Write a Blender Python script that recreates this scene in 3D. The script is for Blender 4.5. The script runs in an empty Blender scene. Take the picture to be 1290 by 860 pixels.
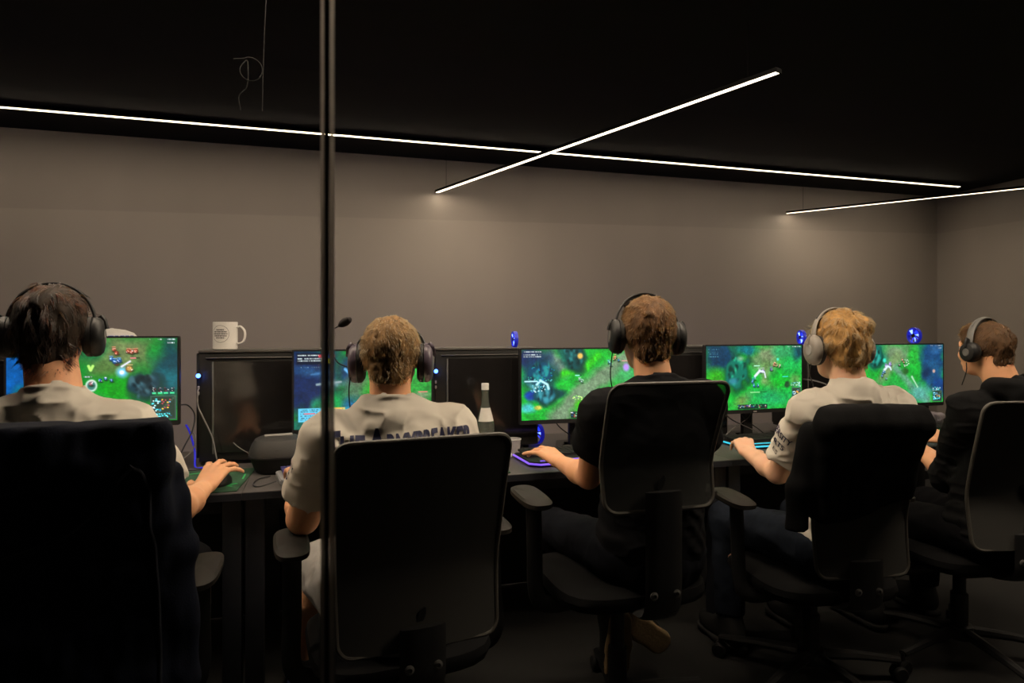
import bpy, bmesh, math, random
import numpy as np
from mathutils import Vector, Matrix, Euler
from mathutils.bvhtree import BVHTree

random.seed(7)
RNG = np.random.default_rng(7)
SC = bpy.context.scene
COL = SC.collection
PI = math.pi

# ------------------------------------------------------------------ survey of the room
F_PX = 800.0                      # focal length for a 1290 px wide frame
YAW = math.radians(16.2)          # the camera looks a little to the right of the wall normal
CY, SY = math.cos(YAW), math.sin(YAW)
EYE = 1.28
DESK = 0.74

def at(px, py, Y):
    """point of the room on the plane Y = const seen at photo pixel px,py"""
    u = (px - 645) / F_PX
    Z = Y / (CY - u * SY)
    return Vector((Z * (u * CY + SY), Y, EYE + (413 - py) * Z / F_PX))

# ------------------------------------------------------------------ materials
def mat(name, col, rough=0.6, metal=0.0, noise=0.0, scale=40.0, bump=0.0, bscale=200.0, emit=None, estr=0.0,
        alpha=1.0, trans=0.0, ior=1.45, sheen=0.0, sss=0.0, spec=0.5, stretch=(1, 1, 1)):
    m = bpy.data.materials.new(name)
    m.use_nodes = True
    nt = m.node_tree
    b = nt.nodes['Principled BSDF']
    b.inputs['Base Color'].default_value = (*col, 1)
    b.inputs['Roughness'].default_value = rough
    b.inputs['Metallic'].default_value = metal
    b.inputs['IOR'].default_value = ior
    b.inputs['Transmission Weight'].default_value = trans
    b.inputs['Alpha'].default_value = alpha
    b.inputs['Sheen Weight'].default_value = sheen
    b.inputs['Specular IOR Level'].default_value = spec
    if sss:
        b.inputs['Subsurface Weight'].default_value = sss
        b.inputs['Subsurface Radius'].default_value = (0.02, 0.008, 0.004)
        b.inputs['Subsurface Scale'].default_value = 0.4
    if emit:
        b.inputs['Emission Color'].default_value = (*emit, 1)
        b.inputs['Emission Strength'].default_value = estr
    if noise or bump:
        tc = nt.nodes.new('ShaderNodeTexCoord')
        mp = nt.nodes.new('ShaderNodeMapping')
        mp.inputs['Scale'].default_value = stretch
        nt.links.new(tc.outputs['Object'], mp.inputs['Vector'])
    if noise:
        n = nt.nodes.new('ShaderNodeTexNoise')
        n.inputs['Scale'].default_value = scale
        n.inputs['Detail'].default_value = 4
        nt.links.new(mp.outputs['Vector'], n.inputs['Vector'])
        r = nt.nodes.new('ShaderNodeMapRange')
        r.inputs['From Min'].default_value = 0.3
        r.inputs['From Max'].default_value = 0.7
        r.inputs['To Min'].default_value = 1 - noise
        r.inputs['To Max'].default_value = 1 + noise
        nt.links.new(n.outputs['Fac'], r.inputs['Value'])
        mx = nt.nodes.new('ShaderNodeVectorMath')
        mx.operation = 'SCALE'
        mx.inputs[0].default_value = col
        nt.links.new(r.outputs['Result'], mx.inputs['Scale'])
        nt.links.new(mx.outputs['Vector'], b.inputs['Base Color'])
    if bump:
        n2 = nt.nodes.new('ShaderNodeTexNoise')
        n2.inputs['Scale'].default_value = bscale
        n2.inputs['Detail'].default_value = 3
        nt.links.new(mp.outputs['Vector'], n2.inputs['Vector'])
        bp = nt.nodes.new('ShaderNodeBump')
        bp.inputs['Strength'].default_value = bump
        bp.inputs['Distance'].default_value = 0.002
        nt.links.new(n2.outputs['Fac'], bp.inputs['Height'])
        nt.links.new(bp.outputs['Normal'], b.inputs['Normal'])
    return m

M = {}
M['black_plastic'] = mat('black_plastic', (0.008, 0.008, 0.0085), 0.5, spec=.35, bump=0.1, bscale=900)
M['black_matte'] = mat('black_matte', (0.006, 0.006, 0.0065), 0.75, bump=0.15, bscale=700)
M['grey_plastic'] = mat('grey_plastic', (0.09, 0.088, 0.085), 0.45, bump=0.1, bscale=700)
M['mid_grey'] = mat('mid_grey', (0.26, 0.25, 0.24), 0.5, bump=0.1, bscale=600)
M['pad_rubber'] = mat('armrest_rubber', (0.016, 0.014, 0.012), 0.6, spec=.2, bump=0.2, bscale=500)
M['white_gloss'] = mat('white_ceramic', (0.82, 0.80, 0.77), 0.22, noise=0.02, scale=20)
M['white_plastic'] = mat('white_plastic', (0.75, 0.74, 0.72), 0.4, noise=0.02)
M['steel'] = mat('brushed_steel', (0.45, 0.44, 0.43), 0.35, metal=1.0, noise=0.08, scale=60, stretch=(1, 30, 30))
M['case_black'] = mat('case_steel', (0.008, 0.0078, 0.0075), 0.42, bump=0.08, bscale=800)
M['case_top'] = mat('case_top_aluminium', (0.10, 0.095, 0.09), 0.34, metal=0.6, noise=0.05, scale=50)
M['case_glass'] = mat('tinted_glass', (0.010, 0.009, 0.009), 0.10, noise=0.1, scale=5, spec=0.55)
M['bezel'] = mat('monitor_bezel', (0.009, 0.009, 0.010), 0.45, bump=0.05)
M['desk_top'] = mat('desk_laminate', (0.050, 0.045, 0.044), 0.5, noise=0.10, scale=60, bump=0.08, bscale=400)
M['desk_metal'] = mat('desk_powder_coat', (0.009, 0.010, 0.014), 0.5, bump=0.1, bscale=900)
M['ink'] = mat('navy_print', (0.012, 0.014, 0.055), 0.6, noise=0.1)
M['ink_dark'] = mat('dark_print', (0.02, 0.02, 0.025), 0.6, noise=0.1)
M['cushion'] = mat('ear_cushion', (0.012, 0.011, 0.011), 0.65, bump=0.3, bscale=300)
M['cable'] = mat('cable_sheath', (0.015, 0.015, 0.016), 0.5, noise=0.05)
M['cable_grey'] = mat('grey_cable_sheath', (0.12, 0.115, 0.115), 0.5, noise=0.05)
M['foam'] = mat('mic_foam', (0.02, 0.015, 0.015), 0.95, bump=0.8, bscale=500)
M['blue_led'] = mat('blue_led', (0.02, 0.03, 0.3), 0.4, emit=(0.012, 0.03, 1.0), estr=1.6, noise=0.01)
M['blue_led_hot'] = mat('blue_led_hot', (0.1, 0.2, 0.8), 0.4, emit=(0.05, 0.16, 1.0), estr=45.0, noise=0.01)
M['blue_glow'] = mat('blue_lit_plastic', (0.02, 0.03, 0.3), 0.4, emit=(0.012, 0.015, 0.7), estr=.32, noise=0.01)
M['purple_led'] = mat('purple_led', (0.2, 0.1, 0.6), 0.4, emit=(0.22, 0.10, 1.0), estr=.85, noise=0.01)
M['teal_led'] = mat('teal_led', (0.05, 0.4, 0.5), 0.4, emit=(0.02, 0.5, 0.75), estr=0.9, noise=0.01)
M['green_led'] = mat('green_led', (0.05, 0.4, 0.1), 0.4, emit=(0.02, 0.9, 0.15), estr=1.0, noise=0.01)
M['key_cap'] = mat('key_cap', (0.012, 0.012, 0.013), 0.5, noise=0.05)
M['key_grey'] = mat('grey_key_plate', (0.20, 0.20, 0.21), 0.5, noise=0.04)
M['key_violet'] = mat('violet_key', (0.035, 0.03, 0.12), 0.5, noise=0.1)
M['cup'] = mat('clear_cup', (0.85, 0.82, 0.85), 0.25, trans=0.55, noise=0.05)
M['paper'] = mat('paper', (0.72, 0.70, 0.66), 0.8, noise=0.06, scale=30)
M['bottle_glass'] = mat('bottle_glass', (0.55, 0.62, 0.52), 0.06, trans=0.9, noise=0.02, scale=20, ior=1.45)
M['bag'] = mat('crumpled_foil', (0.42, 0.38, 0.44), 0.28, metal=0.55, noise=0.25, scale=25, bump=0.6, bscale=60)

def skin(name, col):
    return mat(name, col, 0.5, noise=0.06, scale=30, bump=0.12, bscale=350, sss=0.12, spec=0.4)

# ------------------------------------------------------------------ objects
def tag(o, label=None, cat=None, group=None, kind=None):
    if label: o['label'] = label
    if cat: o['category'] = cat
    if group: o['group'] = group
    if kind: o['kind'] = kind
    return o

def empty(name, loc, rz=0.0):
    o = bpy.data.objects.new(name, None)
    COL.objects.link(o)
    o.location = loc
    o.rotation_euler = (0, 0, rz)
    o.empty_display_size = 0.1
    return o

def link(name, me, material, parent=None, loc=None, smooth=True):
    o = bpy.data.objects.new(name, me)
    COL.objects.link(o)
    if material: me.materials.append(material)
    if parent: o.parent = parent
    if loc is not None: o.location = loc
    if smooth and len(me.polygons):
        me.polygons.foreach_set('use_smooth', [True] * len(me.polygons))
    return o

def world_origin(o):
    p = Vector(o.location)
    while o.parent:
        o = o.parent
        p += Vector(o.location)
    return p

class MB:
    """collects shapes into one mesh"""
    def __init__(self):
        self.bm = bmesh.new()
    def _place(self, verts, mtx):
        bmesh.ops.transform(self.bm, matrix=mtx, verts=verts)
    def box(self, c, s, rot=None, bevel=0.0, seg=2):
        r = bmesh.ops.create_cube(self.bm, size=1)
        vs = r['verts']
        bmesh.ops.scale(self.bm, vec=s, verts=vs)
        if bevel:
            es = list({e for v in vs for e in v.link_edges})
            rb = bmesh.ops.bevel(self.bm, geom=es, offset=min(bevel, min(s) * .45), segments=seg, affect='EDGES', profile=.6)
            vs = list({v for f in rb['faces'] for v in f.verts} | {v for v in vs if v.is_valid})
        m = Matrix.Translation(Vector(c))
        if rot: m = m @ Euler(rot).to_matrix().to_4x4()
        self._place(vs, m)
        return self
    def tube(self, pts, r, n=8, caps=True, flat=None):
        """tube through pts; r number or list; flat=(a,b) squashes the section"""
        pts = [Vector(p) for p in pts]
        rs = r if isinstance(r, (list, tuple)) else [r] * len(pts)
        rings = []
        t0 = (pts[1] - pts[0]).normalized()
        up = Vector((0, 0, 1)) if abs(t0.z) < 0.95 else Vector((0, 1, 0))
        a = t0.cross(up).normalized()
        for i, p in enumerate(pts):
            if i == 0: t = pts[1] - pts[0]
            elif i == len(pts) - 1: t = pts[-1] - pts[-2]
            else: t = pts[i + 1] - pts[i - 1]
            t.normalize()
            a = (a - t * a.dot(t)).normalized()
            b = t.cross(a)
            fa, fb = flat or (1, 1)
            rings.append([self.bm.verts.new(p + (a * math.cos(2 * PI * k / n) * fa + b * math.sin(2 * PI * k / n) * fb) * rs[i]) for k in range(n)])
        for i in range(len(rings) - 1):
            for k in range(n):
                self.bm.faces.new((rings[i][k], rings[i][(k + 1) % n], rings[i + 1][(k + 1) % n], rings[i + 1][k]))
        if caps:
            self.bm.faces.new(rings[0][::-1])
            self.bm.faces.new(rings[-1])
        return self
    def lathe(self, prof, n=24, c=(0, 0, 0), rot=None, sx=1, sy=1, closed=False):
        """prof: (r, z) pairs, revolved about local z"""
        m = Matrix.Translation(Vector(c))
        if rot: m = m @ Euler(rot).to_matrix().to_4x4()
        rings = []
        for (r, z) in prof:
            if r < 1e-6:
                rings.append([self.bm.verts.new(m @ Vector((0, 0, z)))])
            else:
                rings.append([self.bm.verts.new(m @ Vector((r * math.cos(2 * PI * k / n) * sx, r * math.sin(2 * PI * k / n) * sy, z))) for k in range(n)])
        prs = list(zip(rings, rings[1:]))
        if closed: prs.append((rings[-1], rings[0]))
        for A, B in prs:
            for k in range(n):
                k2 = (k + 1) % n
                if len(A) == 1 and len(B) == 1: continue
                if len(A) == 1: self.bm.faces.new((A[0], B[k2], B[k]))
                elif len(B) == 1: self.bm.faces.new((A[k], A[k2], B[0]))
                else: self.bm.faces.new((A[k], A[k2], B[k2], B[k]))
        return self
    def prism(self, outline, y0, y1, bevel=0.0, mtx=None):
        """outline of (x, z) points extruded from y0 to y1"""
        f0 = [self.bm.verts.new((x, y0, z)) for x, z in outline]
        f1 = [self.bm.verts.new((x, y1, z)) for x, z in outline]
        n = len(outline)
        fa = self.bm.faces.new(f0); fb = self.bm.faces.new(f1[::-1])
        for k in range(n):
            self.bm.faces.new((f0[k], f1[k], f1[(k + 1) % n], f0[(k + 1) % n]))
        if mtx: self._place(f0 + f1, mtx)
        if bevel:
            es = list(set(fa.edges) | set(fb.edges))
            bmesh.ops.bevel(self.bm, geom=es, offset=bevel, segments=2, affect='EDGES')
        return self
    def build(self, name, material, parent=None, loc=None, smooth=True, angle=0.6):
        bmesh.ops.recalc_face_normals(self.bm, faces=self.bm.faces[:])
        if smooth:
            for e in self.bm.edges:
                if len(e.link_faces) == 2 and e.calc_face_angle(0) > angle: e.smooth = False
        me = bpy.data.meshes.new(name)
        self.bm.to_mesh(me)
        self.bm.free()
        return link(name, me, material, parent, loc, smooth)

def rrect(x0, x1, z0, z1, r, n=6):
    """rounded rectangle outline"""
    out = []
    for cx, cz, a0 in ((x1 - r, z1 - r, 0), (x0 + r, z1 - r, PI / 2), (x0 + r, z0 + r, PI), (x1 - r, z0 + r, 1.5 * PI)):
        for k in range(n + 1):
            a = a0 + PI / 2 * k / n
            out.append((cx + r * math.cos(a), cz + r * math.sin(a)))
    return out

def bez(pts, n=14):
    """smooth path through the points (Catmull-Rom)"""
    p = [Vector(q) for q in pts]
    p = [p[0] * 2 - p[1]] + p + [p[-1] * 2 - p[-2]]
    out = []
    for i in range(1, len(p) - 2):
        for k in range(n):
            t = k / n
            a, b, c, d = p[i - 1], p[i], p[i + 1], p[i + 2]
            out.append(0.5 * ((2 * b) + (c - a) * t + (2 * a - 5 * b + 4 * c - d) * t * t + (3 * b - a - 3 * c + d) * t ** 3))
    out.append(p[-2])
    return out

# ------------------------------------------------------------------ implicit surfaces for soft bodies
def vnoise(p, seed=0):
    """smooth value noise in [-1,1], p (n,3)"""
    i = np.floor(p).astype(np.int64)
    f = (p - i).astype(np.float32)
    f = f * f * (3 - 2 * f)
    def h(x, y, z):
        n = (x * 73856093) ^ (y * 19349663) ^ (z * 83492791) ^ (seed * 2654435)
        n = (n ^ (n >> 13)) * 1274126177
        n = n ^ (n >> 16)
        return ((n & 0xffff) / 32767.5 - 1).astype(np.float32)
    r = 0
    for dx in (0, 1):
        for dy in (0, 1):
            for dz in (0, 1):
                w = (f[:, 0] if dx else 1 - f[:, 0]) * (f[:, 1] if dy else 1 - f[:, 1]) * (f[:, 2] if dz else 1 - f[:, 2])
                r = r + w * h(i[:, 0] + dx, i[:, 1] + dy, i[:, 2] + dz)
    return r

class Sdf:
    def __init__(self, lo, hi, h):
        self.h = h
        self.lo = np.array(lo, float)
        self.n = np.ceil((np.array(hi, float) - self.lo) / h).astype(int) + 1
        self.F = np.full(self.n, 1.0, np.float32)
        self.ax = [(self.lo[k] + h * np.arange(self.n[k])).astype(np.float32) for k in range(3)]
    def _sub(self, lo, hi):
        a = np.clip(np.floor((np.array(lo) - self.lo) / self.h).astype(int), 0, self.n)
        b = np.clip(np.ceil((np.array(hi) - self.lo) / self.h).astype(int) + 1, 0, self.n)
        sl = tuple(slice(a[k], b[k]) for k in range(3))
        x = self.ax[0][sl[0]][:, None, None]; y = self.ax[1][sl[1]][None, :, None]; z = self.ax[2][sl[2]][None, None, :]
        return sl, x, y, z
    def _merge(self, sl, d, k, op):
        A = self.F[sl]
        if A.size == 0: return
        d = d.astype(np.float32)
        if op == 'sub':
            d = -d
            if k > 0:
                hh = np.clip(.5 - .5 * (d - A) / k, 0, 1)
                self.F[sl] = d * (1 - hh) + A * hh + k * hh * (1 - hh)
            else: self.F[sl] = np.maximum(A, d)
        else:
            if k > 0:
                hh = np.clip(.5 + .5 * (A - d) / k, 0, 1)
                self.F[sl] = A * (1 - hh) + d * hh - k * hh * (1 - hh)
            else: self.F[sl] = np.minimum(A, d)
    def cone(self, a, b, ra, rb, k=.01, op='u', flat=False, squash=None):
        a = np.array(a, float); b = np.array(b, float)
        m = max(ra, rb) + max(k, 3 * self.h) + .004
        sl, x, y, z = self._sub(np.minimum(a, b) - m, np.maximum(a, b) + m)
        d = b - a; L2 = float(d @ d) + 1e-12; L = math.sqrt(L2)
        t0 = ((x - a[0]) * d[0] + (y - a[1]) * d[1] + (z - a[2]) * d[2]) / L2
        t = np.clip(t0, 0, 1)
        qx, qy, qz = x - a[0] - d[0] * t, y - a[1] - d[1] * t, z - a[2] - d[2] * t
        if squash is not None:            # direction flattened by a factor
            u, fct = squash
            u = np.array(u, float); u /= np.linalg.norm(u)
            w = (qx * u[0] + qy * u[1] + qz * u[2]) * (fct - 1)
            qx, qy, qz = qx + w * u[0], qy + w * u[1], qz + w * u[2]
        dist = np.sqrt(qx ** 2 + qy ** 2 + qz ** 2) - (ra + (rb - ra) * t)
        if flat:
            dist = np.maximum(dist, (t0 - 1) * L)
        self._merge(sl, dist, k, op)
        return self
    def ell(self, c, r, R=None, k=.01, op='u'):
        c = np.array(c, float); r = np.array(r, float)
        m = r.max() + max(k, 3 * self.h) + .004
        sl, x, y, z = self._sub(c - m, c + m)
        X, Y, Z = x - c[0], y - c[1], z - c[2]
        if R is not None:
            R = np.array(R)
            X, Y, Z = (R[0, 0] * X + R[1, 0] * Y + R[2, 0] * Z, R[0, 1] * X + R[1, 1] * Y + R[2, 1] * Z, R[0, 2] * X + R[1, 2] * Y + R[2, 2] * Z)
        k0 = np.sqrt((X / r[0]) ** 2 + (Y / r[1]) ** 2 + (Z / r[2]) ** 2)
        k1 = np.sqrt((X / r[0] ** 2) ** 2 + (Y / r[1] ** 2) ** 2 + (Z / r[2] ** 2) ** 2) + 1e-9
        self._merge(sl, k0 * (k0 - 1) / k1, k, op)
        return self
    def box(self, c, half, R=None, rnd=.01, k=.0, op='u'):
        c = np.array(c, float); half = np.array(half, float) - rnd
        m = np.linalg.norm(half) + rnd + max(k, 3 * self.h)
        sl, x, y, z = self._sub(c - m, c + m)
        X, Y, Z = x - c[0], y - c[1], z - c[2]
        if R is not None:
            R = np.array(R)
            X, Y, Z = (R[0, 0] * X + R[1, 0] * Y + R[2, 0] * Z, R[0, 1] * X + R[1, 1] * Y + R[2, 1] * Z, R[0, 2] * X + R[1, 2] * Y + R[2, 2] * Z)
        qx, qy, qz = abs(X) - half[0], abs(Y) - half[1], abs(Z) - half[2]
        d = np.sqrt(np.maximum(qx, 0) ** 2 + np.maximum(qy, 0) ** 2 + np.maximum(qz, 0) ** 2) + np.minimum(np.maximum(np.maximum(qx, qy), qz), 0) - rnd
        self._merge(sl, d, k, op)
        return self
    def ring(self, c, R3, rx, ry, r, k=.006):
        """torus-like ring in the local xy plane of R3"""
        c = np.array(c, float)
        m = max(rx, ry) + r + max(k, 3 * self.h)
        sl, x, y, z = self._sub(c - m, c + m)
        X, Y, Z = x - c[0], y - c[1], z - c[2]
        R = np.array(R3)
        X, Y, Z = (R[0, 0] * X + R[1, 0] * Y + R[2, 0] * Z, R[0, 1] * X + R[1, 1] * Y + R[2, 1] * Z, R[0, 2] * X + R[1, 2] * Y + R[2, 2] * Z)
        q = np.sqrt((X / rx) ** 2 + (Y / ry) ** 2)
        d = np.sqrt(((q - 1) * min(rx, ry)) ** 2 + Z ** 2) - r
        self._merge(sl, d, k, 'u')
        return self
    def band(self, fn, width=None):
        """add fn(points) to the field near the surface"""
        w = width or 5 * self.h
        idx = np.where(np.abs(self.F) < w)
        p = np.stack([self.ax[0][idx[0]], self.ax[1][idx[1]], self.ax[2][idx[2]]], 1)
        self.F[idx] += fn(p).astype(np.float32)
        return self
    def cutmax(self, fn):
        """intersect with the half space fn(x,y,z) <= 0 (everywhere)"""
        x = self.ax[0][:, None, None]; y = self.ax[1][None, :, None]; z = self.ax[2][None, None, :]
        self.F = np.maximum(self.F, fn(x, y, z).astype(np.float32))
        return self
    def mesh(self, name, origin):
        F, h = self.F, self.h
        F[0], F[-1] = 1, 1; F[:, 0], F[:, -1] = 1, 1; F[:, :, 0], F[:, :, -1] = 1, 1
        S = F < 0
        cnt = np.zeros(np.array(F.shape) - 1, np.int8)
        for a in (0, 1):
            for b in (0, 1):
                for c in (0, 1):
                    cnt += S[a:F.shape[0] - 1 + a, b:F.shape[1] - 1 + b, c:F.shape[2] - 1 + c]
        ci = np.argwhere((cnt > 0) & (cnt < 8))
        vid = np.full(cnt.shape, -1, np.int32)
        vid[tuple(ci.T)] = np.arange(len(ci))
        acc = np.zeros((len(ci), 3), np.float32); wsum = np.zeros(len(ci), np.float32)
        corners = [(a, b, c) for a in (0, 1) for b in (0, 1) for c in (0, 1)]
        for i, A in enumerate(corners):
            for B in corners[i + 1:]:
                if sum(abs(A[q] - B[q]) for q in range(3)) != 1: continue
                fa = F[tuple((ci + A).T)]; fb = F[tuple((ci + B).T)]
                cr = (fa < 0) != (fb < 0)
                t = np.where(cr, fa / np.where(cr, fa - fb, 1), 0)
                pos = np.array(A, np.float32) + t[:, None] * (np.array(B, np.float32) - np.array(A, np.float32))
                acc += pos * cr[:, None]; wsum += cr
        V = (ci + acc / wsum[:, None]) * h + self.lo - np.array(origin, float)
        quads = []
        for axis in range(3):
            o1, o2 = [q for q in range(3) if q != axis]
            sa = [slice(1, -1)] * 3; sb = [slice(1, -1)] * 3
            sa[axis] = slice(0, -1); sb[axis] = slice(1, None)
            a = S[tuple(sa)]; b = S[tuple(sb)]
            e = np.argwhere(a != b)
            if not len(e): continue
            ins = a[tuple(e.T)]
            off = np.array([1, 1, 1]); off[axis] = 0
            g = e + off
            def cell(d1, d2):
                q = g.copy(); q[:, o1] -= d1; q[:, o2] -= d2
                return vid[tuple(q.T)]
            Q = np.stack([cell(1, 1), cell(0, 1), cell(0, 0), cell(1, 0)], 1)
            flip = ins if axis != 1 else ~ins
            Q[~flip] = Q[~flip][:, ::-1]
            quads.append(Q)
        Q = np.concatenate(quads)
        me = bpy.data.meshes.new(name)
        me.vertices.add(len(V)); me.vertices.foreach_set('co', V.astype(np.float32).ravel())
        me.loops.add(len(Q) * 4); me.loops.foreach_set('vertex_index', Q.astype(np.int32).ravel())
        me.polygons.add(len(Q)); me.polygons.foreach_set('loop_start', np.arange(0, len(Q) * 4, 4, dtype=np.int32))
        me.update(calc_edges=True)
        me.validate()
        return me
# ------------------------------------------------------------------ the setting
WALL_Y, WALL_R, WALL_L, FRONT_Y, CEIL, LED_Z = 4.2, 5.0, -3.4, -1.7, 2.40, 2.17

def wall_material():
    m = mat('wall_paint', (0.20, 0.178, 0.155), 0.55)
    nt = m.node_tree
    b = nt.nodes['Principled BSDF']
    tc = nt.nodes.new('ShaderNodeTexCoord')
    mp = nt.nodes.new('ShaderNodeMapping'); mp.inputs['Scale'].default_value = (1, 1, 0.25)
    n = nt.nodes.new('ShaderNodeTexNoise'); n.inputs['Scale'].default_value = 3.0; n.inputs['Detail'].default_value = 6
    nt.links.new(tc.outputs['Object'], mp.inputs['Vector']); nt.links.new(mp.outputs['Vector'], n.inputs['Vector'])
    # slightly darker tone above a gently sloping line just below the pendant lamps
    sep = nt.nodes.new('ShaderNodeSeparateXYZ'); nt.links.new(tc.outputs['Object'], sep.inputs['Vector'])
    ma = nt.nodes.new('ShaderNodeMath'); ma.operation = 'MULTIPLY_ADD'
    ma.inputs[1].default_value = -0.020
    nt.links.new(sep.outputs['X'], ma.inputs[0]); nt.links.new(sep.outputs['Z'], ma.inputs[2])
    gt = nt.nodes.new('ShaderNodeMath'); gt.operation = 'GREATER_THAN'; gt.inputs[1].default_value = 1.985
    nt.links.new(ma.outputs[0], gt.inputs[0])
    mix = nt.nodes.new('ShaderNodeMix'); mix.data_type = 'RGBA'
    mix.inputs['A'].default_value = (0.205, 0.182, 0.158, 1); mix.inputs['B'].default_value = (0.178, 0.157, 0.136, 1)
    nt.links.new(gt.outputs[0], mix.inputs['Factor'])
    mul = nt.nodes.new('ShaderNodeMix'); mul.data_type = 'RGBA'; mul.blend_type = 'MULTIPLY'; mul.inputs['Factor'].default_value = 0.35
    nt.links.new(mix.outputs['Result'], mul.inputs['A'])
    cr = nt.nodes.new('ShaderNodeMapRange'); cr.inputs['From Min'].default_value = .3; cr.inputs['From Max'].default_value = .7
    cr.inputs['To Min'].default_value = .8; cr.inputs['To Max'].default_value = 1.1
    nt.links.new(n.outputs['Fac'], cr.inputs['Value'])
    nt.links.new(cr.outputs['Result'], mul.inputs['B'])
    nt.links.new(mul.outputs['Result'], b.inputs['Base Color'])
    return m
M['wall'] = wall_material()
M['ceiling'] = mat('ceiling_black_paint', (0.006, 0.006, 0.006), 0.85, noise=0.15, scale=6, spec=.15)
M['carpet'] = mat('charcoal_carpet', (0.016, 0.0155, 0.015), 0.95, noise=0.35, scale=250, bump=0.9, bscale=400)
M['dark_wall'] = mat('corridor_dark_paint', (0.02, 0.019, 0.018), 0.8, noise=0.1, scale=5)
M['pane'] = mat('clear_pane_glass', (0.97, 0.98, 0.975), 0.0, trans=1.0, ior=1.45, noise=0.005, scale=2)
M['edge_clear'] = mat('polished_pane_edge', (0.30, 0.28, 0.255), 0.4, trans=0.6, noise=0.04, scale=8)
M['gasket'] = mat('black_gasket', (0.006, 0.006, 0.006), 0.7, noise=0.05)

def slab(name, x0, x1, y0, y1, z0, z1, m):
    o = MB().box(((x0 + x1) / 2, (y0 + y1) / 2, (z0 + z1) / 2), (x1 - x0, y1 - y0, z1 - z0)).build(name, m, smooth=False)
    tag(o, kind='structure')
    return o
slab('floor', WALL_L - .1, WALL_R + .1, FRONT_Y - .1, WALL_Y + .1, -.1, 0, M['carpet'])
slab('ceiling', WALL_L - .1, WALL_R + .1, FRONT_Y - .1, WALL_Y + .1, CEIL, CEIL + .1, M['ceiling'])
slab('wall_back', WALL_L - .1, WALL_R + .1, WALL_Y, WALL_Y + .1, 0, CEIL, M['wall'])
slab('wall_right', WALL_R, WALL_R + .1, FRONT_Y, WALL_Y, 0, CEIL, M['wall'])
slab('wall_left', WALL_L - .1, WALL_L, FRONT_Y, WALL_Y, 0, CEIL, M['dark_wall'])
slab('wall_front', WALL_L - .1, WALL_R + .1, FRONT_Y - .1, FRONT_Y, 0, CEIL, M['dark_wall'])
slab('baseboard_back', WALL_L, WALL_R, WALL_Y - .012, WALL_Y, 0, .07, M['black_plastic'])
slab('baseboard_right', WALL_R - .012, WALL_R, .7, WALL_Y - .012, 0, .07, M['black_plastic'])

# glass partition between corridor and room: two frameless panes and the joint between them
GY = 0.60
slab('window_1', WALL_L, -.0062, GY, GY + .010, 0.0, CEIL, M['pane'])
slab('window_2', .0062, WALL_R, GY, GY + .010, 0.0, CEIL, M['pane'])
slab('trim_1', -.0060, -.0028, GY - .001, GY + .011, 0, CEIL, M['edge_clear'])
slab('trim_2', -.0027, .0016, GY - .001, GY + .011, 0, CEIL, M['gasket'])
slab('trim_3', .0018, .0060, GY - .001, GY + .011, 0, CEIL, M['edge_clear'])

# ------------------------------------------------------------------ linear lamps
def led(name, strength):
    return mat(name, (0.9, 0.88, 0.84), 0.5, emit=(1.0, 0.81, 0.60), estr=strength, noise=0.01)
M['led_long'] = led('opal_led_diffuser', 50.0)
M['led_pendant'] = led('opal_led_pendant', 88.0)
M['led_work'] = led('opal_led_work_light', 235.0)
M['led_housing'] = mat('lamp_housing', (0.002, 0.002, 0.002), 0.9, noise=0.05, spec=.1)
def linear_lamp(a, b, w, hang, label, m, bulge=.0):
    a, b = Vector(a), Vector(b)
    d = b - a
    L = d.length
    r = empty('linear_lamp', (a + b) / 2, math.atan2(d.y, d.x))
    tag(r, label, 'lamp', 'linear ceiling lamps')
    hh = .012 if hang > 0 else .018
    k = .004
    MB().box((0, 0, k + .0035 + hh / 2), (L, w + .006, hh)).build('housing', M['led_housing'], r, smooth=False)
    for sy in (-1, 1):
        MB().box((0, sy * (w / 2 + .0015), k + .002), (L, .003, .004)).build('rail', M['led_housing'], r, smooth=False)
    pr = [(-w / 2, k + .0035), (-w / 2, k - bulge), (-w / 2 + .004, k - 2 * bulge - .0002), (w / 2 - .004, k - 2 * bulge - .0002), (w / 2, k - bulge), (w / 2, k + .0035)]
    rot = Matrix.Rotation(PI / 2, 4, 'Z')
    MB().prism(pr, -L / 2, L / 2, mtx=rot).build('diffuser', m, r, smooth=False)
    for s in (-1, 1):
        MB().box((s * (L / 2 + .002), 0, k + hh / 2), (.004, w + .006, hh + .004)).build('end_cap', M['led_housing'], r, smooth=False)
        if hang > .01:
            x = s * (L / 2 - .12)
            MB().tube([(x, 0, .018), (x, 0, .034 + hang)], .0011, n=6).build('suspension_wire', M['led_housing'], r)
    return r
linear_lamp((-2.6, 3.74, CEIL - .026), (4.72, 3.78, CEIL - .026), .022, 0, 'long white light line fixed to the ceiling parallel to the back wall', M['led_long'], .0014)
linear_lamp((.695, 4.17, LED_Z), (1.515, 1.879, LED_Z), .024, CEIL - LED_Z - .034, 'diagonal white light line crossing the long one, hung below the ceiling', M['led_pendant'])
linear_lamp((3.445, 4.17, LED_Z), (5.0 - .32, 2.45, LED_Z), .022, CEIL - LED_Z - .034, 'short white light line at the right corner of the room', M['led_pendant'])
linear_lamp((-1.75, 2.40, CEIL - .026), (3.25, .97, CEIL - .026), .030, 0, 'light line on the ceiling above the chairs, out of the frame at the top', M['led_work'])

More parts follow.
